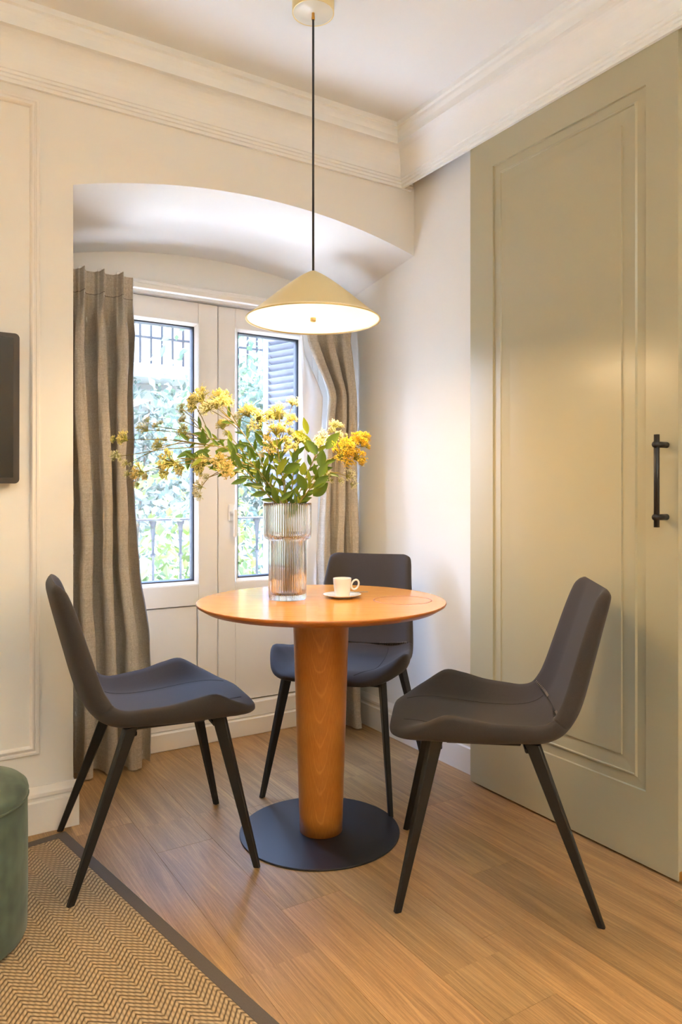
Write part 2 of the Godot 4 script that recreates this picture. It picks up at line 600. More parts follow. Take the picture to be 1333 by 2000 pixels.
# ------------------------------------------------------------------ sliding door
func build_door() -> void:
	var d := struct_node("door_1", "sage green sliding door with a moulded panel and black bar handle")
	# local: x runs along the wall towards the camera, y up, z out of the wall
	d.transform = Transform3D(Basis(Vector3(0, 0, 1), Vector3(0, 1, 0), Vector3(-1, 0, 0)), Vector3(1.885, 0, 0))
	var x0 := -2.10
	var x1 := -1.247
	var y0 := 0.008
	var y1 := 2.44
	var a := [-1.980, 0.222, -1.350, 2.273]
	begin()
	smooth(false)
	# stiles and rails
	quad(Vector3(x0, y0, 0), Vector3(a[0], y0, 0), Vector3(a[0], y1, 0), Vector3(x0, y1, 0))
	quad(Vector3(a[2], y0, 0), Vector3(x1, y0, 0), Vector3(x1, y1, 0), Vector3(a[2], y1, 0))
	quad(Vector3(a[0], y0, 0), Vector3(a[2], y0, 0), Vector3(a[2], a[1], 0), Vector3(a[0], a[1], 0))
	quad(Vector3(a[0], a[3], 0), Vector3(a[2], a[3], 0), Vector3(a[2], y1, 0), Vector3(a[0], y1, 0))
	# edges and back
	quad(Vector3(x0, y0, -0.04), Vector3(x0, y0, 0), Vector3(x0, y1, 0), Vector3(x0, y1, -0.04))
	quad(Vector3(x1, y0, 0), Vector3(x1, y0, -0.04), Vector3(x1, y1, -0.04), Vector3(x1, y1, 0))
	quad(Vector3(x0, y0, -0.04), Vector3(x1, y0, -0.04), Vector3(x1, y0, 0), Vector3(x0, y0, 0))
	quad(Vector3(x0, y1, 0), Vector3(x1, y1, 0), Vector3(x1, y1, -0.04), Vector3(x0, y1, -0.04))
	quad(Vector3(x1, y0, -0.04), Vector3(x0, y0, -0.04), Vector3(x0, y1, -0.04), Vector3(x1, y1, -0.04))
	part(d, "leaf", done(), M.door)
	begin()
	ring(a[0], a[1], a[2], a[3], [Vector2(0, 0), Vector2(0.0015, -0.007), Vector2(0.004, -0.007), Vector2(0.031, -0.0052), Vector2(0.036, -0.0005), Vector2(0.039, -0.0005), Vector2(0.041, -0.0035), Vector2(0.083, -0.0055), Vector2(0.0845, -0.001)])
	part(d, "moulding", done(), M.door)
	begin()
	var i := 0.0845
	quad(Vector3(a[0] + i, a[1] + i, -0.001), Vector3(a[2] - i, a[1] + i, -0.001), Vector3(a[2] - i, a[3] - i, -0.001), Vector3(a[0] + i, a[3] - i, -0.001))
	part(d, "panel", done(), M.door)
	# handle
	var hx := -1.283
	begin()
	tube(PackedVector3Array([Vector3(hx, 0.993, 0.045), Vector3(hx, 1.252, 0.045)]), 0.0078, -1, 20)
	var h := part(d, "handle", done(), M.black)
	h.set_meta("label", "black metal bar handle")
	for y in [1.021, 1.224]:
		begin()
		tube(PackedVector3Array([Vector3(hx, y, 0.0), Vector3(hx, y, 0.055)]), 0.0088, -1, 20)
		part(h, "post", done(), M.black)
	part(d, "bottom_guide", box_mesh(Vector3(-1.252, 0.02, -0.012), Vector3(0.012, 0.024, 0.014), 0.001), M.brass_dark)

# ------------------------------------------------------------------ window in the niche
func build_window() -> void:
	var w := struct_node("window_1", "white double casement window with solid lower panels in the niche")
	begin()
	bx(Vector3(1.276, 1.951, ZN - 0.03), Vector3(1.09, 0.056, 0.10), 0.004)
	bx(Vector3(0.782, 0.99, ZN - 0.05), Vector3(0.05, 1.98, 0.08), 0.004)
	bx(Vector3(1.785, 0.99, ZN - 0.05), Vector3(0.05, 1.98, 0.08), 0.004)
	bx(Vector3(1.255, 0.110, ZN - 0.025), Vector3(1.39, 0.066, 0.09), 0.004)
	bx(Vector3(1.255, 0.038, ZN - 0.01), Vector3(1.39, 0.076, 0.10), 0.003)
	part(w, "frame", done(), M.frame)
	for s in 2:
		var xa: float = 0.808 if s == 0 else 1.2775
		var xb: float = 1.2745 if s == 0 else 1.758
		var ga: float = 0.850 if s == 0 else 1.360
		var gb: float = 1.183 if s == 0 else 1.703
		begin()
		bx(Vector3((xa + ga) * 0.5, 1.0325, ZN - 0.035), Vector3(ga - xa, 1.775, 0.06), 0.003)
		bx(Vector3((gb + xb) * 0.5, 1.0325, ZN - 0.035), Vector3(xb - gb, 1.775, 0.06), 0.003)
		bx(Vector3((ga + gb) * 0.5, 1.875, ZN - 0.035), Vector3(gb - ga, 0.09, 0.06), 0.002)
		bx(Vector3((ga + gb) * 0.5, 0.643, ZN - 0.034), Vector3(gb - ga, 0.092, 0.062), 0.003)
		var sash := part(w, "sash", done(), M.frame)
		# glazing bead, gasket and pane
		begin()
		xf = Transform3D(Basis.IDENTITY, Vector3(0, 0, ZN))
		ring(ga, 0.689, gb, 1.830, [Vector2(-0.001, -0.004), Vector2(0.001, -0.004), Vector2(0.014, -0.017), Vector2(0.014, -0.05)])
		part(sash, "glazing_bead", done(), M.frame)
		begin()
		xf = Transform3D(Basis.IDENTITY, Vector3(0, 0, ZN))
		ring(ga + 0.013, 0.702, gb - 0.013, 1.817, [Vector2(0.0, -0.018), Vector2(0.006, -0.020), Vector2(0.010, -0.028), Vector2(0.010, -0.05)])
		part(sash, "gasket", done(), M.gasket)
		part(sash, "pane", box_mesh(Vector3((ga + gb) * 0.5, 1.2595, ZN - 0.030), Vector3(gb - ga - 0.02, 1.121, 0.005)), M.glass)
		# solid lower panel, held a little behind the stiles
		part(sash, "panel", box_mesh(Vector3((ga + gb) * 0.5, 0.371, ZN - 0.036), Vector3(gb - ga - 0.006, 0.444, 0.045), 0.002), M.frame)
		begin()
		bx(Vector3((ga + gb) * 0.5, 0.371, ZN - 0.060), Vector3(gb - ga + 0.01, 0.46, 0.008))
		part(sash, "panel_gap", done(), M.gasket)
		if s == 1:
			begin()
			tube(PackedVector3Array([Vector3(1.335, 1.0, ZN), Vector3(1.335, 1.0, ZN + 0.045)]), 0.010, -1, 16)
			bx(Vector3(1.335, 0.955, ZN + 0.05), Vector3(0.020, 0.125, 0.012), 0.005)
			bx(Vector3(1.335, 1.0, ZN + 0.004), Vector3(0.028, 0.075, 0.010), 0.004)
			part(sash, "handle", done(), M.frame)

# ------------------------------------------------------------------ outside
func leaf_cloud(count: int, centre: Vector3, half: Vector3, size: float, lo: Color, hi: Color, sd: int) -> MultiMesh:
	var r := RandomNumberGenerator.new()
	r.seed = sd
	begin()
	smooth(false)
	quad(Vector3(0, 0, 0), Vector3(0.28, 0.1, 0.5), Vector3(0, 0.0, 1), Vector3(-0.28, 0.1, 0.5))
	var mm := MultiMesh.new()
	mm.transform_format = MultiMesh.TRANSFORM_3D
	mm.use_colors = true
	mm.mesh = done()
	mm.instance_count = count
	for i in count:
		var p := Vector3(r.randfn(0, 0.45), r.randfn(0, 0.45), r.randfn(0, 0.45))
		p = Vector3(clampf(p.x, -1, 1), clampf(p.y, -1, 1), clampf(p.z, -1, 1))
		var b := Basis.from_euler(Vector3(r.randf_range(-1.2, 1.2), r.randf() * TAU, r.randf_range(-0.8, 0.8))).scaled(Vector3.ONE * size * r.randf_range(0.6, 1.3))
		mm.set_instance_transform(i, Transform3D(b, centre + p * half))
		mm.set_instance_color(i, lo.lerp(hi, r.randf()))
	return mm

func cloud_part(p: Node3D, mm: MultiMesh) -> void:
	var o := MultiMeshInstance3D.new()
	o.name = "foliage"
	o.multimesh = mm
	o.material_override = M.out_leaf
	o.set_meta("kind", "stuff")
	p.add_child(o, true)

func build_outside() -> void:
	# balcony in front of the window
	struct("balcony_floor", box_mesh(Vector3(1.35, -0.04, -3.96), Vector3(4.4, 0.1, 1.48)), M.terrace)
	var rail := thing("balcony_railing", "grey wrought iron balcony railing outside the casement window", "railing", Vector3(0.22, 0.01, -4.6))
	part(rail, "top_rail", box_mesh(Vector3(1.2, 0.908, 0), Vector3(3.2, 0.014, 0.05), 0.003), M.iron)
	part(rail, "bottom_rail", box_mesh(Vector3(1.2, 0.06, 0), Vector3(3.2, 0.014, 0.04), 0.003), M.iron)
	begin()
	lathe([Vector2(0, 0.0), Vector2(0.008, 0.0), Vector2(0.008, 0.42), Vector2(0.012, 0.50), Vector2(0.008, 0.51), Vector2(0.008, 0.668), Vector2(0.017, 0.676), Vector2(0.017, 0.688), Vector2(0.008, 0.696), Vector2(0.010, 0.79), Vector2(0.015, 0.84), Vector2(0.015, 0.862), Vector2(0.025, 0.899), Vector2(0, 0.900)], 12)
	var bal := done()
	for k in 16:
		var b := part(rail, "baluster", bal, M.iron)
		b.position = Vector3(-0.2 + 0.181 * k, 0, 0)
	# louvred shutter leaf folded outwards at the right of the window
	var p0 := Vector3(1.752, 0, -3.23)
	var p1 := Vector3(1.697, 0, -3.405)
	var sh := thing("louvred_shutter", "grey louvred shutter leaf standing open outside the right casement", "shutter", p0)
	var dir := (p1 - p0).normalized()
	sh.transform = Transform3D(Basis(dir, Vector3.UP, dir.cross(Vector3.UP)), p0)
	var wdt := p0.distance_to(p1)
	begin()
	bx(Vector3(-0.018, 0.99, 0), Vector3(0.04, 1.80, 0.03), 0.003)
	bx(Vector3(wdt + 0.018, 0.99, 0), Vector3(0.04, 1.80, 0.03), 0.003)
	bx(Vector3(wdt * 0.5, 1.875, 0), Vector3(wdt, 0.03, 0.03), 0.003)
	bx(Vector3(wdt * 0.5, 0.13, 0), Vector3(wdt, 0.08, 0.03), 0.003)
	part(sh, "shutter_frame", done(), M.shutter_frame)
	begin()
	xf = Transform3D(Basis(Vector3(1, 0, 0), -0.75), Vector3.ZERO)
	bx(Vector3(wdt * 0.5, 0, 0), Vector3(wdt, 0.040, 0.006), 0.001)
	var slat := done()
	for k in 51:
		var o := part(sh, "slat", slat, M.shutter)
		o.position = Vector3(0, 0.19 + 0.0333 * k, 0)
	# house across the street
	var h := thing("town_house", "pale town house across the street with iron balconies", "building", Vector3(3.2, -4.0, -9.3))
	part(h, "wall", box_mesh(Vector3(0, 4.0, -0.5), Vector3(14, 9.0, 1.0)), M.facade)
	part(h, "brick_pier", box_mesh(Vector3(0.42, 7.6, 0.02), Vector3(0.72, 1.75, 0.06), 0.01), M.brick)
	for k in 3:
		var bx0 := [-1.1, 1.9, 4.9][k] as float
		var balc := part(h, "balcony_slab", box_mesh(Vector3(bx0, 6.55, 0.3), Vector3(2.6, 0.16, 0.62), 0.02), M.facade_white)
		begin()
		for j in 19:
			bx(Vector3(bx0 - 1.2 + j * 0.1333, 7.12, 0.56), Vector3(0.022, 0.98, 0.022))
		bx(Vector3(bx0, 7.62, 0.56), Vector3(2.5, 0.035, 0.04))
		bx(Vector3(bx0, 6.95, 0.56), Vector3(2.5, 0.025, 0.03))
		part(balc, "balcony_bars", done(), M.iron)
		var wn := part(h, "window", box_mesh(Vector3(bx0 - 0.2, 7.5, 0.01), Vector3(0.95, 1.8, 0.05), 0.01), M.facade_white)
		for q in 2:
			part(wn, "pane", box_mesh(Vector3(bx0 - 0.42 + 0.44 * q, 7.5, 0.035), Vector3(0.36, 1.62, 0.02)), M.out_glass)
		var wl := part(h, "window", box_mesh(Vector3(bx0 - 0.2, 4.9, 0.01), Vector3(0.95, 1.7, 0.05), 0.01), M.facade_white)
		for q in 2:
			part(wl, "pane", box_mesh(Vector3(bx0 - 0.42 + 0.44 * q, 4.9, 0.035), Vector3(0.36, 1.52, 0.02)), M.out_glass)
	part(h, "string_course", box_mesh(Vector3(0, 6.28, 0.05), Vector3(14, 0.22, 0.16), 0.02), M.facade_white)
	begin()
	tube(PackedVector3Array([Vector3(1.62, 3.0, 0.1), Vector3(1.62, 8.4, 0.1)]), 0.05, -1, 10)
	part(h, "downpipe", done(), M.iron)
	# the storeys of this building above the room
	begin()
	bx(Vector3(-0.2, 8.6, -0.8), Vector3(16, 11.6, 4.6))
	bx(Vector3(-5.3, 0.0, -0.8), Vector3(5.6, 8.0, 4.6))
	bx(Vector3(5.2, 0.0, -0.8), Vector3(5.6, 8.0, 4.6))
	bx(Vector3(-0.2, -2.2, -0.8), Vector3(5.2, 3.6, 4.6))
	struct("wall_outer", done(), M.facade)
	struct("street", box_mesh(Vector3(2, -4.05, -7.0), Vector3(24, 0.1, 8)), M.street)
	var t1 := thing("street_shrub", "bright green leafy shrub just beyond the balcony railing", "shrub", Vector3(2.1, -4.0, -5.2))
	begin()
	tube(PackedVector3Array([Vector3(0, 0, 0), Vector3(0.05, 2, 0), Vector3(0, 4.2, 0)]), 0.07, 0.03, 8)
	part(t1, "trunk", done(), M.bark)
	cloud_part(t1, leaf_cloud(9000, Vector3(0, 3.75, 0), Vector3(2.4, 1.55, 0.75), 0.10, Color(0.06, 0.11, 0.025), Color(0.26, 0.32, 0.11), 5))
	var t2 := thing("street_tree", "pale blue green tree in front of the town house", "tree", Vector3(4.0, -4.0, -7.8))
	begin()
	tube(PackedVector3Array([Vector3(0, 0, 0), Vector3(0.1, 3, 0), Vector3(0, 5.6, 0)]), 0.1, 0.04, 8)
	part(t2, "trunk", done(), M.bark)
	cloud_part(t2, leaf_cloud(6000, Vector3(0.1, 5.6, 0), Vector3(1.5, 1.5, 0.7), 0.12, Color(0.09, 0.16, 0.13), Color(0.28, 0.35, 0.31), 6))
	var t3 := thing("climbing_plant", "loose climbing plant trailing below the house balcony", "plant", Vector3(2.7, -4.0, -8.9))
	begin()
	tube(PackedVector3Array([Vector3(0, 0, -0.1), Vector3(-0.2, 3, 0), Vector3(0.1, 6.2, 0)]), 0.03, 0.012, 8)
	part(t3, "trunk", done(), M.bark)
	cloud_part(t3, leaf_cloud(1500, Vector3(0.0, 5.5, 0), Vector3(0.9, 1.2, 0.25), 0.10, Color(0.09, 0.16, 0.13), Color(0.28, 0.35, 0.31), 8))

# ------------------------------------------------------------------ curtains
# sheet hanging in pinch pleats; edge callables give x at the two sides for a share of the drop
func curtain_rows(left: Callable, right: Callable, zc: float, top: float, bottom: float, pleats: float, amp: float, sd: int, v0: float, v1: float, nv: int, ret: float) -> Array:
	var n := FastNoiseLite.new()
	n.seed = sd
	n.frequency = 1.0
	var rows := []
	var per := 30
	var ns := int(pleats * per)
	for i in nv + 1:
		var w := lerpf(v0, v1, i / float(nv))
		var y := lerpf(top, bottom, w)
		var row := PackedVector3Array()
		var open := smoothstep01(0.040, 0.13, w)
		for j in ns + 1:
			var s := j / float(ns)
			var cell := s * pleats + 0.22 * n.get_noise_2d(s * 3.0, w * 1.3) * open + 0.25
			var d := fposmod(cell, 1.0) - 0.5
			var which := floorf(cell)
			# three narrow fingers pinched together in the heading
			var fin := exp(-pow(d / 0.16, 2.0)) * (0.72 + 0.28 * cos(d * 30.0))
			var bend := 0.5 + 0.5 * cos(d * TAU)
			var own := 0.72 + 0.6 * absf(n.get_noise_2d(which * 7.3 + 2.0, w * 0.8 + 3.0))
			var z := lerpf(0.068 * fin - 0.018, amp * own * (pow(bend, 0.62) * 1.7 - 0.85), open)
			z += 0.016 * n.get_noise_2d(s * 7.0 + 9.0, w * 2.6) * open
			var x := lerpf(left.call(w), right.call(w), s)
			x += sin(d * TAU * 2.0) * 0.118 * amp * open
			x += (0.016 * n.get_noise_2d(which * 3.7 + 5.0, w * 1.8)) * open
			var back := smoothstep01(0.86, 1.0, s) * ret
			row.append(Vector3(x, y, zc + z * (1.0 - 0.6 * back) - 0.11 * back))
		rows.append(row)
	return rows

# the same sheet moved back along its own normal
func behind(rows: Array, by: float) -> Array:
	var out := []
	for i in rows.size():
		var row := PackedVector3Array()
		var m: int = rows[i].size()
		for j in m:
			var du: Vector3 = rows[i][mini(j + 1, m - 1)] - rows[i][maxi(j - 1, 0)]
			var dv: Vector3 = rows[mini(i + 1, rows.size() - 1)][j] - rows[maxi(i - 1, 0)][j]
			row.append(rows[i][j] + du.cross(dv).normalized() * by)
		out.append(row)
	return out

func make_curtain(called: String, label: String, left: Callable, right: Callable, zc: float, pleats: float, amp: float, sd: int, ret: float) -> Node3D:
	var top := 1.946
	var bottom := 0.006
	var o := thing(called, label, "curtain", Vector3.ZERO, 0.0, "linen curtains")
	begin()
	smooth(true)
	grid(curtain_rows(left, right, zc, top, bottom, pleats, amp, sd, 0.045, 1.0, 60, ret), false, true)
	part(o, "drape", done(), M.linen)
	begin()
	smooth(true)
	grid(curtain_rows(left, right, zc + 0.0012, top, bottom, pleats, amp, sd, 0.0, 0.046, 6, ret), false, true)
	part(o, "heading", done(), M.linen)
	begin()
	var hem: Array = curtain_rows(left, right, zc + 0.0022, top, bottom, pleats, amp, sd, 0.0455, 0.046, 1, ret)
	tube(hem[0], 0.0009, -1, 5, false)
	part(o, "heading_seam", done(), M.rug_band)
	begin()
	smooth(true)
	grid(behind(curtain_rows(left, right, zc, top - 0.004, bottom + 0.02, pleats, amp, sd, 0.0, 1.0, 60, ret), 0.003), false, false)
	part(o, "lining", done(), M.lining)
	begin()
	var arc := PackedVector3Array()
	for k in 9:
		var a := -0.4 + PI * 1.2 * k / 8.0
		arc.append(Vector3(cos(a) * 0.010, 0.010 + sin(a) * 0.010, 0))
	tube(arc, 0.0015, -1, 6)
	var hook := done()
	var np := int(pleats)
	for k in np:
		var h := part(o, "hook", hook, M.lining)
		var s := (k + 0.25) / pleats
		h.position = Vector3(lerpf(left.call(0.0), right.call(0.0), s), top - 0.004, zc - 0.014)
	return o

func poly(w: float, pts: Array) -> float:
	for k in pts.size() - 1:
		var a: Vector2 = pts[k]
		var b: Vector2 = pts[k + 1]
		if w <= b.x:
			return lerpf(a.y, b.y, smoothstep01(a.x, b.x, w) * 0.4 + 0.6 * clampf((w - a.x) / (b.x - a.x), 0, 1))
	return pts[pts.size() - 1].y

func build_curtains() -> void:
	make_curtain("curtain", "taupe linen curtain with pinch pleats hanging beside the television wall", func(w): return 0.565 + 0.01 * w, func(w): return poly(w, [Vector2(0, 0.856), Vector2(0.25, 0.848), Vector2(0.6, 0.865), Vector2(0.75, 0.905), Vector2(1, 0.912)]), -2.925, 4.0, 0.074, 4, 0.0)
	var r := make_curtain("curtain", "taupe linen curtain with pale lining turned out beside the white right wall", func(w): return poly(w, [Vector2(0, 1.615), Vector2(0.1, 1.628), Vector2(0.215, 1.728), Vector2(0.31, 1.714), Vector2(0.43, 1.695), Vector2(0.62, 1.675), Vector2(1, 1.68)]), func(w): return poly(w, [Vector2(0, 1.905), Vector2(0.12, 1.885), Vector2(0.4, 1.905), Vector2(0.7, 1.922), Vector2(1, 1.928)]), -2.885, 3.0, 0.062, 21, 1.0)
	# pale lining that turns out along the leading edge
	var rows := []
	for i in 41:
		var w := lerpf(0.075, 1.0, i / 40.0)
		var row := PackedVector3Array()
		var xe := poly(w, [Vector2(0, 1.615), Vector2(0.1, 1.628), Vector2(0.215, 1.728), Vector2(0.31, 1.714), Vector2(0.43, 1.695), Vector2(0.62, 1.675), Vector2(1, 1.68)]) + 0.004
		var xi := poly(w, [Vector2(0, 1.612), Vector2(0.2, 1.630), Vector2(0.43, 1.634), Vector2(0.62, 1.644), Vector2(1, 1.65)])
		for j in 13:
			var s := j / 12.0
			row.append(Vector3(lerpf(xi, xe, s), lerpf(1.946, 0.006, w), -2.955 + 0.035 * s + 0.020 * sin(s * PI * 1.5 + w * 4.0)))
		rows.append(row)
	begin()
	smooth(true)
	grid(rows, false, true)
	part(r, "lining_flap", done(), M.lining)
	begin()
	var edge := PackedVector3Array()
	for row in rows:
		edge.append(row[12])
	tube(edge, 0.003, -1, 6)
	part(r, "hem_edge", done(), M.lining)
	var rail := thing("curtain_rail", "slim white curtain rail spanning the niche above the window", "rail", Vector3(XJ + 0.01, 1.915, -2.965))
	part(rail, "track", box_mesh(Vector3(0.645, 0.011, 0), Vector3(1.27, 0.022, 0.022), 0.003), M.trim)

# ------------------------------------------------------------------ table
func build_table() -> void:
	var t := thing("round_table", "round orange beech table on a tapered column with black disc base", "table", Vector3(1.203, 0, -2.056), -0.56)
	begin()
	lathe([Vector2(0, 0.0), Vector2(0.2555, 0.0), Vector2(0.2565, 0.001), Vector2(0.2565, 0.005), Vector2(0.2555, 0.006), Vector2(0.2553, 0.006), Vector2(0, 0.006)], 96)
	part(t, "base_plate", done(), M.base_plate)
	begin()
	var rows := []
	for k in 13:
		var w := k / 12.0
		rows.append(Vector2(lerpf(0.0685, 0.0915, w), lerpf(0.006, TABLE_Y - 0.022, w)))
	rows.push_front(Vector2(0.0675, 0.006))
	lathe(rows, 72, Vector3(0.004, 0, 0), 0, 0, true)
	part(t, "column", done(), M.column)
	begin()
	lathe([Vector2(0, TABLE_Y - 0.022), Vector2(0.372, TABLE_Y - 0.022), Vector2(0.3725, TABLE_Y - 0.022), Vector2(0.396, TABLE_Y - 0.008), Vector2(0.3965, TABLE_Y - 0.0075), Vector2(0.3985, TABLE_Y - 0.004), Vector2(0.3985, TABLE_Y - 0.0015), Vector2(0.3965, TABLE_Y)], 128, Vector3(0.006, 0, 0))
	part(t, "edge", done(), M.table_edge)
	begin()
	smooth(false)
	for j in 128:
		var a := TAU * j / 128.0
		var b := TAU * (j + 1) / 128.0
		var c := Vector3(0.006, TABLE_Y, 0)
		tri(c, c + Vector3(cos(b), 0, sin(b)) * 0.3966, c + Vector3(cos(a), 0, sin(a)) * 0.3966)
	part(t, "top", done(), M.table_top)
	# faint inlaid ring left of the right chair
	begin()
	lathe([Vector2(0.0905, 0.0), Vector2(0.0905, 0.0004), Vector2(0.0945, 0.0004), Vector2(0.0945, 0.0)], 72)
	var ring_mark := part(t, "ring_mark", done(), M.table_edge)
	ring_mark.position = Basis(Vector3.UP, 0.56) * Vector3(1.428 - 1.203, 0, -1.913 + 2.056) + Vector3(0, TABLE_Y, 0)

# ------------------------------------------------------------------ chairs
# z, y, half width, rim rise, thickness from the front lip to the top of the back
const SHELL := [
	[0.286, 0.440, 0.070, -0.002, 0.006],
	[0.283, 0.449, 0.122, -0.004, 0.017],
	[0.272, 0.456, 0.162, -0.006, 0.028],
	[0.246, 0.462, 0.198, -0.003, 0.037],
	[0.200, 0.464, 0.232, 0.020, 0.041],
	[0.140, 0.457, 0.259, 0.063, 0.036],
	[0.080, 0.451, 0.258, 0.063, 0.030],
	[0.010, 0.447, 0.244, 0.052, 0.026],
	[-0.060, 0.448, 0.230, 0.045, 0.026],
	[-0.115, 0.456, 0.222, 0.036, 0.032],
	[-0.155, 0.476, 0.216, 0.031, 0.036],
	[-0.182, 0.512, 0.210, 0.030, 0.038],
	[-0.202, 0.560, 0.204, 0.029, 0.038],
	[-0.229, 0.650, 0.194, 0.027, 0.036],
	[-0.256, 0.740, 0.184, 0.025, 0.033],
	[-0.275, 0.800, 0.178, 0.021, 0.029],
	[-0.283, 0.822, 0.172, 0.014, 0.024],
	[-0.287, 0.832, 0.158, 0.007, 0.014],
	[-0.289, 0.836, 0.142, 0.003, 0.005],
]

func shell_at(s: float) -> Array:
	var n := SHELL.size()
	var i := clampi(int(floorf(s)), 0, n - 2)
	var t := s - i
	var out := []
	for k in 5:
		var p0: float = SHELL[maxi(i - 1, 0)][k]
		var p1: float = SHELL[i][k]
		var p2: float = SHELL[i + 1][k]
		var p3: float = SHELL[mini(i + 2, n - 1)][k]
		out.append(0.5 * (2.0 * p1 + (p2 - p0) * t + (2.0 * p0 - 5.0 * p1 + 4.0 * p2 - p3) * t * t + (3.0 * p1 - p0 - 3.0 * p2 + p3) * t * t * t))
	return out

func shell_frame(s: float) -> Array:
	var a := shell_at(s)
	var b := shell_at(maxf(s - 0.05, 0.0))
	var c := shell_at(minf(s + 0.05, SHELL.size() - 1.0))
	var t := Vector3(0, c[1] - b[1], c[0] - b[0]).normalized()   # towards the back
	var n := Vector3(0, -t.z, t.y)                               # up on the seat, forward on the back
	# the front lip rolls over: keep the normal from turning past forward
	if s < 3.5:
		n = Vector3(0, 1, 0).lerp(n, smoothstep01(1.5, 3.5, s)).normalized()
	return [Vector3(0, a[1], a[0]), n, a[2], a[3], a[4]]

func fold(a: float, e: float) -> float:
	# nearly flat seat, wings folded up from about two thirds of the half width
	var k := maxf(0.0, (absf(a) - 0.52) / 0.48)
	return e * (0.12 * a * a + 0.88 * (k * k * (1.9 - 0.9 * k)))

func shell_section(s: float) -> PackedVector3Array:
	var f := shell_frame(s)
	var p: Vector3 = f[0]
	var n: Vector3 = f[1]
	var w: float = f[2]
	var e: float = f[3]
	var th: float = f[4]
	var row := PackedVector3Array()
	var lip := minf(0.012, th * 0.4)
	var m := 24
	for j in m + 1:
		var a := -1.0 + 2.0 * j / m
		row.append(p + Vector3(a * (w - lip), 0, 0) + n * fold(a, e))
	row.append(p + Vector3(w - lip * 0.35, 0, 0) + n * (e - lip * 0.25))
	row.append(p + Vector3(w, 0, 0) + n * (e - lip))
	for j in range(1, 20):
		var q := PI * j / 20.0
		var cx := signf(cos(q)) * pow(absf(cos(q)), 0.62)
		var sy := pow(sin(q), 0.62)
		row.append(p + Vector3(cx * w, 0, 0) + n * lerpf(e - lip, -th, sy))
	row.append(p + Vector3(-w, 0, 0) + n * (e - lip))
	row.append(p + Vector3(-w + lip * 0.35, 0, 0) + n * (e - lip * 0.25))
	return row

func shell_mesh(s0: float, s1: float, n: int) -> ArrayMesh:
	begin()
	smooth(true)
	var rows := []
	for i in n + 1:
		rows.append(shell_section(lerpf(s0, s1, i / float(n))))
	grid(rows, true, true)
	for e in [0, n]:
		var row: PackedVector3Array = rows[e]
		var c := Vector3.ZERO
		for q in row:
			c += q / row.size()
		for j in row.size():
			var k := (j + 1) % row.size()
			if e == 0:
				tri(c, row[k], row[j])
			else:
				tri(c, row[j], row[k])
	return done()

func on_shell(s: float, a: float, lift: float) -> Vector3:
	var f := shell_frame(s)
	var w: float = f[2] - 0.012
	return f[0] + Vector3(a * w, 0, 0) + f[1] * (fold(a, f[3]) + lift)

func leg_mesh(top: Vector3, foot: Vector3) -> ArrayMesh:
	begin()
	smooth(false)
	var d := (top - foot)
	var out := Vector3(foot.x - top.x, 0, foot.z - top.z).normalized()
	var side := out.cross(Vector3.UP)
	var q := []
	for e in 2:
		var c: Vector3 = foot if e == 0 else top
		var hw := 0.0095 if e == 0 else 0.0195
		var hd := 0.008 if e == 0 else 0.011
		var b := 0.003
		var ring8 := PackedVector3Array()
		for s in [[-hw + b, -hd], [hw - b, -hd], [hw, -hd + b], [hw, hd - b], [hw - b, hd], [-hw + b, hd], [-hw, hd - b], [-hw, -hd + b]]:
			ring8.append(c + out * s[0] + side * s[1])
		q.append(ring8)
	# ring turns the other way round from the lathe, so flip
	grid(q, true, false)
	for e in 2:
		var r: PackedVector3Array = q[e]
		for j in range(1, 7):
			if e == 0:
				tri(r[0], r[j], r[j + 1])
			else:
				tri(r[0], r[j + 1], r[j])
	return done()

var chair_meshes := {}

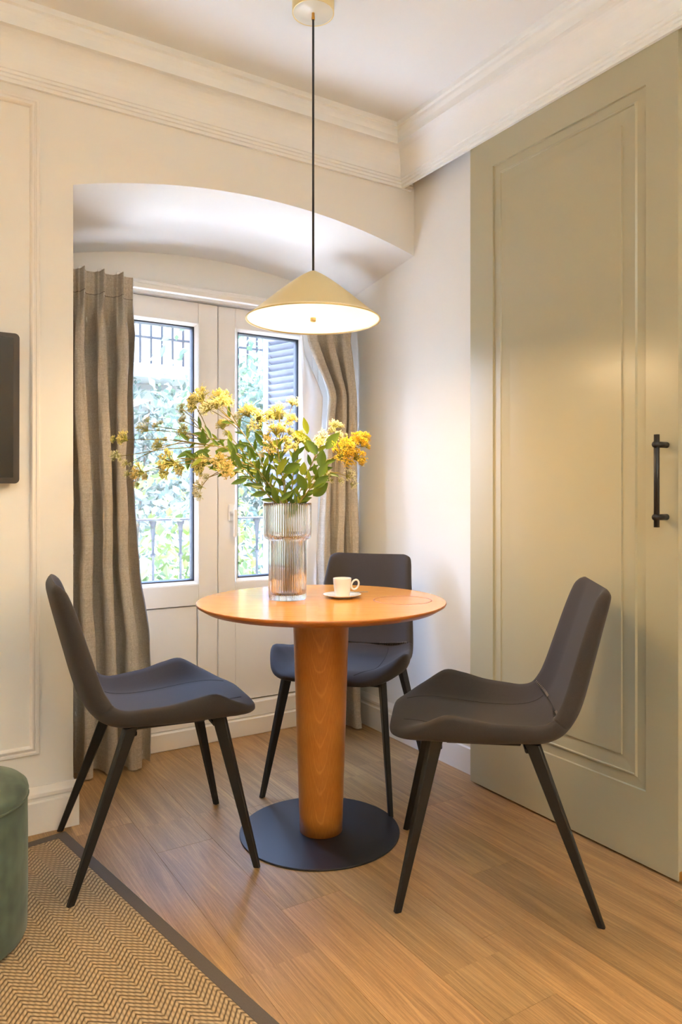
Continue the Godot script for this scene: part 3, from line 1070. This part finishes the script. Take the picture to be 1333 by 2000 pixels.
func make_chair(label: String, at: Vector3, facing: Vector2) -> void:
	var o := thing("dining_chair", label, "chair", at, atan2(facing.x, facing.y), "upholstered dining chairs round the table")
	if chair_meshes.is_empty():
		chair_meshes.seat = shell_mesh(0.0, 10.4, 54)
		chair_meshes.back = shell_mesh(10.4, 18.0, 44)
		begin()
		for row in 1:
			for j in 52:
				var a := -0.93 + 1.86 * j / 51.0
				if absf(a) < 0.36:
					continue
				var p0 := on_shell(10.56, a, 0.0005)
				var p1 := on_shell(10.32, a + 0.004, 0.0005)
				tube(PackedVector3Array([p0, (p0 + p1) * 0.5 + (shell_frame(10.45)[1] as Vector3) * 0.0009, p1]), 0.0008, -1, 5)
		chair_meshes.stitch = done()
		begin()
		for sg in [-1.0, 1.0]:
			var pts := PackedVector3Array()
			for j in 25:
				pts.append(on_shell(lerpf(3.0, 10.2, j / 24.0), 0.56 * sg, 0.0003))
			tube(pts, 0.0011, -1, 5)
		var across := PackedVector3Array()
		for j in 33:
			across.append(on_shell(10.42, -0.97 + 1.94 * j / 32.0, 0.0002))
		tube(across, 0.0011, -1, 5)
		chair_meshes.seam = done()
		begin()
		bx(Vector3(0, 0.415, 0.03), Vector3(0.26, 0.012, 0.20), 0.003)
		bx(Vector3(0, 0.414, 0.155), Vector3(0.36, 0.014, 0.03), 0.003)
		bx(Vector3(0, 0.414, -0.09), Vector3(0.36, 0.014, 0.03), 0.003)
		chair_meshes.frame = done()
		chair_meshes.legs = []
		for sx in [-1.0, 1.0]:
			for sz in [-1.0, 1.0]:
				chair_meshes.legs.append(leg_mesh(Vector3(sx * 0.180, 0.434, 0.158 if sz > 0 else -0.094), Vector3(sx * 0.238, 0.002, sz * 0.255)))
	var seat := part(o, "seat", chair_meshes.seat, M.chair)
	part(seat, "seam", chair_meshes.seam, M.seam)
	var back := part(o, "backrest", chair_meshes.back, M.chair)
	part(back, "stitching", chair_meshes.stitch, M.stitch)
	part(o, "seat_frame", chair_meshes.frame, M.steel_leg)
	for m in chair_meshes.legs:
		part(o, "leg", m, M.steel_leg)

func build_chairs() -> void:
	make_chair("charcoal upholstered chair beside the television wall with a hind leg on the rug", Vector3(0.7110, 0.002, -2.222), Vector2(0.990, 0.143))
	make_chair("charcoal upholstered chair with its back towards the sage green sliding door", Vector3(1.4895, 0.0, -1.5705), Vector2(-0.769, -0.640))
	make_chair("charcoal upholstered chair tucked between the table and the white wall corner", Vector3(1.508, 0.0, -2.364), Vector2(-0.781, 0.624))

# ------------------------------------------------------------------ pendant lamp
func build_pendant() -> void:
	var at := Vector3(1.12, 1.613, -1.954)
	var o := thing("pendant_lamp", "brass cone pendant lamp with glowing white diffuser above the table", "lamp", at)
	var up := CEIL - at.y
	begin()
	lathe([Vector2(0.0, up - 0.046), Vector2(0.060, up - 0.046), Vector2(0.0605, up - 0.0455)], 64)
	part(o, "canopy_disc", done(), mat(rgb8(240, 236, 220), 0.3))
	begin()
	lathe([Vector2(0.0605, up - 0.046), Vector2(0.0635, up - 0.047), Vector2(0.064, up - 0.046), Vector2(0.064, up + 0.001)], 64)
	part(o, "canopy", done(), M.brass)
	begin()
	lathe([Vector2(0.0, up - 0.066), Vector2(0.005, up - 0.066), Vector2(0.0052, up - 0.060), Vector2(0.0045, up - 0.054), Vector2(0.0045, up - 0.045)], 20)
	part(o, "cord_grip", done(), M.brass_dark)
	begin()
	tube(PackedVector3Array([Vector3(0, 0.150, 0), Vector3(0, up - 0.060, 0)]), 0.0034, -1, 12)
	part(o, "cord", done(), M.black)
	# shade: outside up, then back down inside
	var prof := [Vector2(0.200, 0.004), Vector2(0.2045, 0.0), Vector2(0.206, 0.0022)]
	var outer := []
	for k in 25:
		var t := k / 24.0
		# straight flank easing into a rounded crown
		var r := 0.2055 * (1.0 - t)
		var y := 0.004 + 0.149 * pow(clampf(1.0 - pow(r / 0.2055, 1.28), 0.0, 1.0), 1.12)
		outer.append(Vector2(r, y))
	prof.append_array(outer)
	begin()
	lathe(prof, 96)
	part(o, "shade", done(), M.brass)
	begin()
	lathe([Vector2(0.0, 0.0085), Vector2(0.192, 0.0055), Vector2(0.2005, 0.004), Vector2(0.2005, 0.0075), Vector2(0.0, 0.012)], 96)
	var dm := mat(rgb8(250, 244, 230), 0.5, {"emission_enabled": true, "emission": Color(1.0, 0.90, 0.70), "emission_energy_multiplier": 1.5 * UNIT})
	part(o, "diffuser", done(), dm)
	begin()
	lathe([Vector2(0.0, -0.004), Vector2(0.006, -0.0035), Vector2(0.0085, -0.001), Vector2(0.0085, 0.009)], 24)
	part(o, "finial", done(), M.brass)
	var l := AreaLight3D.new()
	l.name = "pendant_glow"
	l.light_color = Color(1.0, 0.85, 0.64)
	l.light_energy = PENDANT_E * UNIT
	l.area_size = Vector2(0.34, 0.34)
	l.area_range = 12.0
	l.shadow_enabled = true
	o.add_child(l)
	l.position = Vector3(0, -0.008, 0)
	l.rotation.x = -PI / 2

# ------------------------------------------------------------------ rug, pouf, television
func build_rug_pouf_tv() -> void:
	var rug := thing("rug", "beige herringbone sisal rug with a taupe woven border", "rug", Vector3(0.505, 0, -2.478), deg_to_rad(9.5))
	# local: right back corner at the origin, rug runs to -x and +z
	var wdt := 1.9
	var lng := 2.6
	var b := 0.036
	part(rug, "field", box_mesh(Vector3(-wdt * 0.5, 0.0025, lng * 0.5), Vector3(wdt - 2 * b + 0.004, 0.005, lng - 2 * b + 0.004)), M.sisal)
	begin()
	bx(Vector3(-b * 0.5, 0.003, lng * 0.5), Vector3(b, 0.006, lng), 0.002)
	bx(Vector3(-wdt + b * 0.5, 0.003, lng * 0.5), Vector3(b, 0.006, lng), 0.002)
	bx(Vector3(-wdt * 0.5, 0.0029, b * 0.5), Vector3(wdt, 0.0058, b), 0.002)
	bx(Vector3(-wdt * 0.5, 0.0029, lng - b * 0.5), Vector3(wdt, 0.0058, b), 0.002)
	part(rug, "border", done(), M.rug_band)
	var pouf := thing("pouf", "round green velvet pouf standing on the sisal rug", "pouf", Vector3(0.150, 0.005, -1.99))
	begin()
	var prof := [Vector2(0.0, 0.0), Vector2(0.140, 0.0), Vector2(0.155, 0.006), Vector2(0.162, 0.020), Vector2(0.164, 0.10), Vector2(0.164, 0.25), Vector2(0.163, 0.340), Vector2(0.160, 0.344)]
	lathe(prof, 72)
	part(pouf, "body", done(), M.velvet)
	begin()
	lathe([Vector2(0.158, 0.342), Vector2(0.164, 0.346), Vector2(0.166, 0.356), Vector2(0.163, 0.368), Vector2(0.152, 0.378), Vector2(0.120, 0.386), Vector2(0.06, 0.391), Vector2(0.0, 0.392)], 72)
	part(pouf, "cushion", done(), M.velvet)
	begin()
	var pipe := PackedVector3Array()
	for k in 65:
		var a := TAU * k / 64.0
		pipe.append(Vector3(cos(a) * 0.164, 0.344, sin(a) * 0.164))
	tube(pipe, 0.003, -1, 6, false)
	part(pouf, "piping", done(), M.velvet)
	var tv := thing("television", "wall mounted black television with a brown grey bezel", "television", Vector3(-0.05, 1.35, -2.475))
	begin()
	var o := PackedVector2Array()
	for c in [[1, -1, -90], [1, 1, 0], [-1, 1, 90], [-1, -1, 180]]:
		for k in 7:
			var a: float = deg_to_rad(c[2] + 15.0 * k)
			o.append(Vector2(c[0] * (0.418 - 0.014) + cos(a) * 0.014, c[1] * (0.232 - 0.014) + sin(a) * 0.014))
	prism(o, -0.040, 0.0)
	part(tv, "casing", done(), M.bezel)
	part(tv, "screen", box_mesh(Vector3(0, 0.002, 0.0008), Vector3(0.800, 0.432, 0.0012)), M.screen)
	part(tv, "wall_bracket", box_mesh(Vector3(0, 0, -0.046), Vector3(0.3, 0.2, 0.02)), M.black)
	tv.rotation.x = deg_to_rad(0.6)

# ------------------------------------------------------------------ vase and flowers
const VASE := Vector3(1.125, 0.744, -2.13)

func build_vase() -> void:
	var o := thing("glass_vase", "clear ribbed glass vase with a wider collar on the table", "vase", VASE)
	begin()
	var outer := [Vector2(0.0, 0.0), Vector2(0.055, 0.0), Vector2(0.0585, 0.003), Vector2(0.0600, 0.010), Vector2(0.0605, 0.05), Vector2(0.0605, 0.150), Vector2(0.0605, 0.190), Vector2(0.0625, 0.194), Vector2(0.0715, 0.197), Vector2(0.0755, 0.203), Vector2(0.0765, 0.215), Vector2(0.0768, 0.260), Vector2(0.0770, 0.309), Vector2(0.0760, 0.3125)]
	lathe(outer, 512, Vector3.ZERO, 0.0011, 64)
	lathe([Vector2(0.0760, 0.3125), Vector2(0.0738, 0.3115), Vector2(0.0735, 0.30), Vector2(0.0733, 0.26), Vector2(0.0731, 0.214), Vector2(0.071, 0.206), Vector2(0.062, 0.202), Vector2(0.0572, 0.196), Vector2(0.0570, 0.15), Vector2(0.0570, 0.03), Vector2(0.054, 0.018), Vector2(0.0, 0.016)], 120)
	part(o, "body", done(), M.vase)
	build_flowers()

func umbel(sd: int, floret: Color, stalk: Color, count: int) -> ArrayMesh:
	var r := RandomNumberGenerator.new()
	r.seed = sd
	begin()
	for i in count:
		var th := acos(1.0 - r.randf() * 0.86)
		var ph := r.randf() * TAU
		var d := Vector3(sin(th) * cos(ph), cos(th), sin(th) * sin(ph))
		var tip := d * r.randf_range(0.72, 1.0)
		st.set_color(stalk)
		tube(PackedVector3Array([Vector3(0, -0.25, 0), tip * 0.5 + Vector3(0, 0.05, 0), tip]), 0.035, 0.025, 4, false)
		for k in 5:
			var c := tip + Vector3(r.randfn(), r.randfn(), r.randfn()) * 0.09
			var s := r.randf_range(0.05, 0.085)
			st.set_color(floret * r.randf_range(0.82, 1.06))
			smooth(false)
			var ax := [Vector3(s, 0, 0), Vector3(0, 0, s), Vector3(-s, 0, 0), Vector3(0, 0, -s)]
			var dn := d * s * 1.3
			for m in 4:
				tri(c + ax[m], c + dn, c + ax[(m + 1) % 4])
				tri(c + ax[(m + 1) % 4], c - dn, c + ax[m])
	return done()

func leaf_mesh(wide: float, curl: float) -> ArrayMesh:
	begin()
	smooth(true)
	var rows := []
	for i in 9:
		var t := i / 8.0
		var w := wide * pow(sin(PI * pow(clampf(t, 0.0, 1.0), 0.85)), 0.9)
		var y := curl * t * t
		rows.append(PackedVector3Array([Vector3(-w, t, y + w * 0.35), Vector3(-w * 0.5, t, y + w * 0.12), Vector3(0, t, y), Vector3(w * 0.5, t, y + w * 0.12), Vector3(w, t, y + w * 0.35)]))
	grid(rows)
	return done()

# aim local y along d with local z roughly along n
func aim(p: Vector3, d: Vector3, n: Vector3, s: float) -> Transform3D:
	var y := d.normalized()
	var x := y.cross(n).normalized()
	var z := x.cross(y)
	return Transform3D(Basis(x * s, y * s, z * s), p)

func build_flowers() -> void:
	var pale := Color(0.92, 0.82, 0.30)
	var cream := Color(0.92, 0.87, 0.56)
	var gold := Color(0.92, 0.60, 0.04)
	var orange := Color(0.88, 0.68, 0.24)
	var green := Color(0.36, 0.36, 0.08)
	var heads := {}
	for k in [["p", pale, 44], ["c", cream, 28], ["g", gold, 64], ["o", orange, 36]]:
		heads[k[0]] = [umbel(hash(k[0]) % 1000, k[1], green, k[2]), umbel(hash(k[0]) % 1000 + 1, k[1], green, k[2])]
	var leaves := [leaf_mesh(0.17, 0.10), leaf_mesh(0.14, -0.16), leaf_mesh(0.27, 0.08)]
	# branches: route of the main stem, then heads (across, up, towards the room, radius, kind); metres from the vase foot
	var br := [
		[[[-0.03, 0.30], [-0.10, 0.43], [-0.20, 0.49], [-0.36, 0.515]], [[-0.520, 0.517, 0.02, 0.024, "p"], [-0.540, 0.460, 0.05, 0.019, "c"], [-0.516, 0.438, 0.03, 0.014, "c"], [-0.414, 0.498, 0.0, 0.021, "p"]], 0.05],
		[[[-0.02, 0.30], [-0.09, 0.44], [-0.20, 0.52], [-0.33, 0.525]], [[-0.467, 0.552, -0.03, 0.022, "c"], [-0.438, 0.565, -0.05, 0.013, "o"], [-0.340, 0.537, -0.02, 0.021, "p"]], -0.03],
		[[[-0.03, 0.30], [-0.13, 0.42], [-0.24, 0.455], [-0.33, 0.452]], [[-0.360, 0.440, 0.07, 0.038, "p"], [-0.450, 0.408, 0.09, 0.028, "o"], [-0.470, 0.402, 0.08, 0.018, "c"]], 0.09],
		[[[-0.02, 0.30], [-0.09, 0.46], [-0.16, 0.56], [-0.22, 0.62]], [[-0.275, 0.645, 0.02, 0.034, "p"], [-0.222, 0.642, -0.02, 0.036, "p"], [-0.246, 0.612, 0.05, 0.026, "c"], [-0.205, 0.630, 0.04, 0.024, "p"]], 0.0],
		[[[-0.02, 0.30], [-0.12, 0.45], [-0.25, 0.52], [-0.31, 0.585]], [[-0.348, 0.620, -0.02, 0.017, "c"], [-0.336, 0.578, 0.01, 0.015, "c"], [-0.316, 0.650, -0.03, 0.013, "c"]], 0.03],
		[[[-0.01, 0.30], [-0.09, 0.42], [-0.17, 0.455], [-0.20, 0.465]], [[-0.264, 0.438, 0.04, 0.034, "p"], [-0.206, 0.443, 0.08, 0.024, "o"], [-0.186, 0.418, 0.10, 0.026, "o"], [-0.220, 0.562, -0.06, 0.023, "p"]], 0.06],
		[[[-0.02, 0.30], [-0.14, 0.41], [-0.21, 0.415], [-0.245, 0.395]], [[-0.268, 0.364, 0.07, 0.022, "c"], [-0.252, 0.392, 0.06, 0.012, "c"]], 0.08],
		[[[-0.01, 0.30], [-0.05, 0.45], [-0.09, 0.55], [-0.12, 0.585]], [[-0.136, 0.605, -0.05, 0.030, "p"], [-0.096, 0.584, -0.02, 0.029, "p"], [-0.165, 0.590, -0.07, 0.018, "c"]], -0.05],
		[[[0.0, 0.30], [-0.02, 0.46], [-0.03, 0.55], [-0.02, 0.58]], [[-0.036, 0.596, -0.02, 0.031, "p"], [-0.028, 0.624, -0.05, 0.020, "c"], [0.014, 0.638, -0.04, 0.023, "c"], [0.010, 0.578, 0.02, 0.020, "o"]], -0.02],
		[[[0.0, 0.30], [-0.02, 0.43], [-0.03, 0.50], [-0.035, 0.52]], [[-0.033, 0.536, 0.05, 0.029, "p"], [-0.046, 0.496, 0.07, 0.026, "o"], [-0.003, 0.498, 0.05, 0.020, "p"]], 0.06],
		[[[0.01, 0.30], [0.02, 0.43], [0.03, 0.49], [0.034, 0.50]], [[0.034, 0.510, 0.02, 0.026, "p"], [0.044, 0.534, 0.0, 0.016, "c"]], 0.0],
		[[[0.02, 0.30], [0.07, 0.42], [0.10, 0.49], [0.115, 0.51]], [[0.114, 0.525, 0.01, 0.020, "c"], [0.151, 0.560, -0.02, 0.022, "c"], [0.164, 0.530, 0.0, 0.015, "c"], [0.108, 0.505, 0.03, 0.015, "p"]], -0.01],
		[[[0.03, 0.30], [0.09, 0.40], [0.13, 0.45], [0.15, 0.455]], [[0.172, 0.458, 0.05, 0.040, "g"], [0.228, 0.512, 0.03, 0.026, "g"], [0.242, 0.496, 0.04, 0.020, "g"], [0.214, 0.490, 0.05, 0.016, "c"]], 0.05],
		[[[0.03, 0.30], [0.09, 0.38], [0.14, 0.41], [0.165, 0.41]], [[0.196, 0.396, 0.06, 0.023, "c"], [0.140, 0.398, 0.05, 0.014, "c"]], 0.07],
	]
	# single large leaves (across, up, towards the room, length, angle in degrees from upright, leaf kind, light?) for each branch
	var big := {
		12: [[0.085, 0.335, 0.06, 0.068, -48, 2, 0], [0.105, 0.395, 0.07, 0.055, -32, 2, 0], [0.110, 0.425, 0.05, 0.060, -6, 2, 0], [0.065, 0.355, 0.06, 0.060, 28, 2, 0]],
		11: [[0.125, 0.485, 0.03, 0.070, -42, 2, 0], [0.098, 0.468, 0.03, 0.060, 40, 2, 0], [0.07, 0.475, 0.02, 0.045, 10, 2, 1], [0.06, 0.40, 0.05, 0.05, 35, 1, 0]],
		10: [[0.085, 0.490, 0.02, 0.085, 48, 0, 1], [0.065, 0.535, 0.0, 0.060, 14, 0, 1], [-0.01, 0.41, 0.05, 0.065, -66, 2, 0], [0.02, 0.44, 0.05, 0.06, -20, 0, 0]],
		9: [[-0.03, 0.40, 0.06, 0.07, -30, 0, 1], [-0.05, 0.44, 0.05, 0.055, -10, 0, 0], [-0.02, 0.32, 0.07, 0.055, -55, 0, 0], [-0.03, 0.315, 0.06, 0.06, 12, 0, 0]],
		13: [[0.09, 0.36, 0.07, 0.06, -50, 2, 0], [0.035, 0.31, 0.07, 0.04, 15, 1, 0], [0.05, 0.40, 0.06, 0.045, -8, 2, 1]],
		6: [[-0.06, 0.345, 0.05, 0.055, 100, 0, 0], [-0.07, 0.365, 0.05, 0.05, 80, 1, 0]],
		7: [[-0.07, 0.49, -0.03, 0.065, -60, 0, 1], [-0.085, 0.50, -0.04, 0.055, 30, 0, 0]],
		3: [[-0.13, 0.50, 0.0, 0.055, 100, 0, 0], [-0.10, 0.45, 0.02, 0.06, 30, 0, 0]],
		0: [[-0.26, 0.492, 0.05, 0.060, 4, 0, 0], [-0.30, 0.48, 0.05, 0.055, 120, 0, 0], [-0.31, 0.475, 0.05, 0.060, 178, 0, 0], [-0.24, 0.48, 0.06, 0.065, 108, 0, 0]],
		5: [[-0.17, 0.44, 0.06, 0.050, -4, 0, 0], [-0.20, 0.445, 0.07, 0.050, 125, 0, 0], [-0.14, 0.42, 0.08, 0.055, 20, 0, 0], [-0.12, 0.39, 0.08, 0.055, 110, 0, 0]],
	}
	var told := [
		"longest pale yellow flower stem, reaching in front of the taupe curtain",
		"thin stem with three loose cream flower clusters above the longest stem",
		"drooping stem with broad tan flower clusters against the left window pane",
		"tall stem carrying the largest pale yellow umbels in front of the window mullion",
		"thin stem of sparse cream buds beside the largest pale umbels",
		"stem with crowded tan and yellow clusters close to the vase's curtain side",
		"short stem with small cream flowers hanging lowest over the window stile",
		"upright stem with pale umbels in front of the right casement pane",
		"tallest upright stem with cream and orange clusters before the louvred shutter",
		"short central stem with yellow and tan clusters above the vase mouth",
		"short stem with pale flowers and long light green leaves above the vase",
		"stem with small cream flowers and broad leaves before the right curtain",
		"leafy stem with rich golden yellow flower heads in the glass vase",
		"low stem with cream bell flowers hanging towards the white wall",
	]
	var r := RandomNumberGenerator.new()
	r.seed = 42
	var turn := -atan2(901.5, 1444.0)
	for i in br.size():
		var o := thing("flower_branch", told[i], "flower", VASE, turn, "cut flower stems in the vase")
		var route: Array = br[i][0]
		var depth: float = br[i][2]
		var c := Curve3D.new()
		var foot := Vector3(r.randf_range(-0.03, 0.03), 0.022, r.randf_range(-0.03, 0.03))
		c.add_point(foot, Vector3.ZERO, Vector3(0, 0.1, 0))
		for k in route.size():
			var z: float = depth * smoothstep01(0.25, 0.5, route[k][1]) + 0.2 * foot.z
			var p := Vector3(route[k][0], route[k][1], z)
			var tan := Vector3.ZERO
			if k < route.size() - 1:
				var q: Array = route[maxi(k - 1, 0)]
				var w: Array = route[k + 1]
				tan = Vector3(w[0] - q[0], w[1] - q[1], 0) * 0.18
			c.add_point(p, -tan, tan)
		begin()
		tube(c.get_baked_points() if c.get_baked_points().size() < 30 else c.tessellate(4, 5), 0.0027, 0.0014, 6)
		var end := c.get_point_position(c.point_count - 1)
		var len := c.get_baked_length()
		# twigs to every head
		for h in br[i][1]:
			var tip := Vector3(h[0], h[1], h[2])
			var from := c.sample_baked(len * r.randf_range(0.80, 1.0))
			var midp := from.lerp(tip, 0.5) + Vector3(0, 0.008, 0)
			tube(PackedVector3Array([from, midp, tip]), 0.0016, 0.0011, 5)
		part(o, "stem", done(), M.stem)
		for h in br[i][1]:
			var tip := Vector3(h[0], h[1], h[2])
			var d := (tip - end).normalized() * 0.7 + Vector3(0, 0.45, 0.25)
			var f := part(o, "flower_head", heads[h[4]][r.randi() % 2], M.floret)
			f.transform = aim(tip, d, Vector3(r.randfn(), 0.2, 1), h[3] * 1.2)
			# smaller side umbels crowd round each head
			for k in 2:
				var off: Vector3 = Vector3(r.randfn(), r.randfn() * 0.8, r.randfn()) * h[3] * 0.75
				var g := part(o, "flower_head", heads[h[4]][r.randi() % 2], M.floret)
				g.transform = aim(tip + off, d + off.normalized() * 0.5, Vector3(r.randfn(), 0.2, 1), h[3] * r.randf_range(0.55, 0.85))
		# small leaves along the stem
		var count := 13
		for k in count:
			var s := len * lerpf(0.52, 0.93, k / float(count - 1))
			var p := c.sample_baked(s)
			var t := (c.sample_baked(minf(s + 0.01, len)) - c.sample_baked(s - 0.01)).normalized()
			var side := t.cross(Vector3(0, 0, 1)).normalized() * (1.0 if k % 2 == 0 else -1.0)
			var d := (t * 0.75 + side * 0.6 + Vector3(0, 0, r.randf_range(-0.3, 0.5))).normalized()
			var lf := part(o, "leaf", leaves[r.randi() % 2], M.leaf if r.randf() < 0.72 else M.leaf_light)
			lf.transform = aim(p, d, Vector3(r.randf_range(-0.6, 0.6), 0.3, 1), r.randf_range(0.030, 0.052))
		for q in big.get(i, []):
			var a := deg_to_rad(q[4])
			var lf := part(o, "leaf", leaves[q[5]], M.leaf_light if q[6] == 1 else M.leaf)
			lf.transform = aim(Vector3(q[0], q[1], q[2]), Vector3(-sin(a), cos(a), r.randf_range(-0.1, 0.3)), Vector3(r.randf_range(-0.5, 0.5), 0.2, 1), q[3])

# ------------------------------------------------------------------ cup
func build_cup() -> void:
	var at := Vector3(1.294, TABLE_Y, -2.065)
	var s := thing("saucer", "small white saucer under the espresso cup", "saucer", at)
	begin()
	lathe([Vector2(0.0, 0.0), Vector2(0.030, 0.0), Vector2(0.032, 0.0015), Vector2(0.050, 0.006), Vector2(0.062, 0.0105), Vector2(0.0628, 0.012), Vector2(0.0618, 0.0126), Vector2(0.050, 0.0088), Vector2(0.034, 0.0050), Vector2(0.021, 0.0042), Vector2(0.020, 0.0046), Vector2(0.0, 0.0046)], 72)
	part(s, "dish", done(), M.porcelain)
	var c := thing("espresso_cup", "white espresso cup with a round loop handle on its saucer", "cup", at + Vector3(0.0, 0.0048, 0.0), -0.5)
	begin()
	lathe([Vector2(0.0, 0.0), Vector2(0.0225, 0.0), Vector2(0.0245, 0.0025), Vector2(0.0268, 0.02), Vector2(0.0292, 0.042), Vector2(0.0302, 0.0585), Vector2(0.0297, 0.0598), Vector2(0.0285, 0.0592), Vector2(0.0275, 0.05), Vector2(0.0255, 0.022), Vector2(0.022, 0.006), Vector2(0.0, 0.005)], 64)
	part(c, "bowl", done(), M.porcelain)
	begin()
	var pts := PackedVector3Array()
	for k in 33:
		var a := TAU * k / 32.0
		pts.append(Vector3(0.0425 + cos(a) * 0.0118 + sin(a) * 0.003, 0.038 + sin(a) * 0.0155, 0))
	tube(pts, 0.0031, -1, 10, false)
	part(c, "handle", done(), M.porcelain)
	var sp := thing("teaspoon", "small steel teaspoon lying across the saucer behind the cup", "spoon", at + Vector3(0.028, 0.0125, -0.004), -0.42)
	begin()
	bx(Vector3(0.028, 0.0022, 0), Vector3(0.075, 0.0018, 0.006), 0.0006)
	part(sp, "spoon_handle", done(), M.chrome)
	begin()
	xf = Transform3D(Basis().scaled(Vector3(1.5, 0.35, 1.0)), Vector3(-0.018, -0.0005, 0))
	lathe([Vector2(0.0, -0.008), Vector2(0.005, -0.0065), Vector2(0.0085, 0.0), Vector2(0.0075, 0.0), Vector2(0.0, -0.006)], 24)
	part(sp, "spoon_bowl", done(), M.chrome)

# ------------------------------------------------------------------ lamps of the room behind the camera
func floor_lamp(label: String, at: Vector3, height: float, energy: float) -> void:
	var o := thing("floor_lamp", label, "lamp", at)
	begin()
	lathe([Vector2(0.0, 0.0), Vector2(0.14, 0.0), Vector2(0.14, 0.015), Vector2(0.0, 0.018)], 48)
	part(o, "base", done(), M.black)
	begin()
	tube(PackedVector3Array([Vector3(0, 0.015, 0), Vector3(0, height, 0)]), 0.009, -1, 12)
	part(o, "pole", done(), M.black)
	begin()
	lathe([Vector2(0.20, height - 0.10), Vector2(0.16, height + 0.16)], 64)
	part(o, "lamp_shade", done(), mat(rgb8(245, 232, 208), 0.9, {"backlight_enabled": true, "backlight": Color(0.9, 0.85, 0.72)}))
	begin()
	lathe([Vector2(0.0, height), Vector2(0.03, height + 0.02), Vector2(0.035, height + 0.06), Vector2(0.0, height + 0.095)], 24)
	part(o, "bulb", done(), mat(rgb8(255, 240, 215), 0.4, {"emission_enabled": true, "emission": Color(1.0, 0.80, 0.52), "emission_energy_multiplier": 3.0 * UNIT}))
	var l := OmniLight3D.new()
	l.name = "bulb_glow"
	l.light_color = Color(1.0, 0.81, 0.56)
	l.light_energy = energy * UNIT
	l.light_size = 0.04
	l.omni_range = 14.0
	l.omni_attenuation = 2.0
	l.shadow_enabled = true
	o.add_child(l)
	l.position = Vector3(0, height + 0.05, 0)

func build_room_lamps() -> void:
	floor_lamp("black floor lamp with cream shade beside the sofa corner", Vector3(-1.3, 0, -1.6), 1.55, LAMP_A)
	floor_lamp("black floor lamp with cream shade beside the entrance", Vector3(1.2, 0, 1.2), 1.6, LAMP_B)
	var o := thing("uplighter", "tall white torchiere lamp whose bowl throws its light on the ceiling", "lamp", Vector3(0.1, 0, 0.75))
	begin()
	lathe([Vector2(0.0, 0.0), Vector2(0.15, 0.0), Vector2(0.15, 0.02), Vector2(0.0, 0.024)], 48)
	part(o, "base", done(), M.trim)
	begin()
	tube(PackedVector3Array([Vector3(0, 0.02, 0), Vector3(0, 1.76, 0)]), 0.012, -1, 12)
	part(o, "pole", done(), M.trim)
	begin()
	lathe([Vector2(0.0, 1.76), Vector2(0.08, 1.77), Vector2(0.16, 1.80), Vector2(0.20, 1.85), Vector2(0.197, 1.852), Vector2(0.155, 1.805), Vector2(0.0, 1.785)], 64)
	part(o, "bowl", done(), M.trim)
	begin()
	lathe([Vector2(0.0, 1.795), Vector2(0.13, 1.795), Vector2(0.13, 1.803), Vector2(0.0, 1.806)], 48)
	part(o, "lamp_panel", done(), mat(rgb8(250, 248, 244), 0.5, {"emission_enabled": true, "emission": Color(1.0, 0.97, 0.93), "emission_energy_multiplier": 2.0 * UNIT}))
	var l := AreaLight3D.new()
	l.name = "uplighter_glow"
	l.light_color = Color(0.87, 0.96, 1.0)
	l.light_energy = UPLIGHT * UNIT
	l.area_size = Vector2(0.22, 0.22)
	l.area_range = 12.0
	l.shadow_enabled = true
	o.add_child(l)
	l.position = Vector3(0, 1.815, 0)
	l.rotation.x = PI / 2
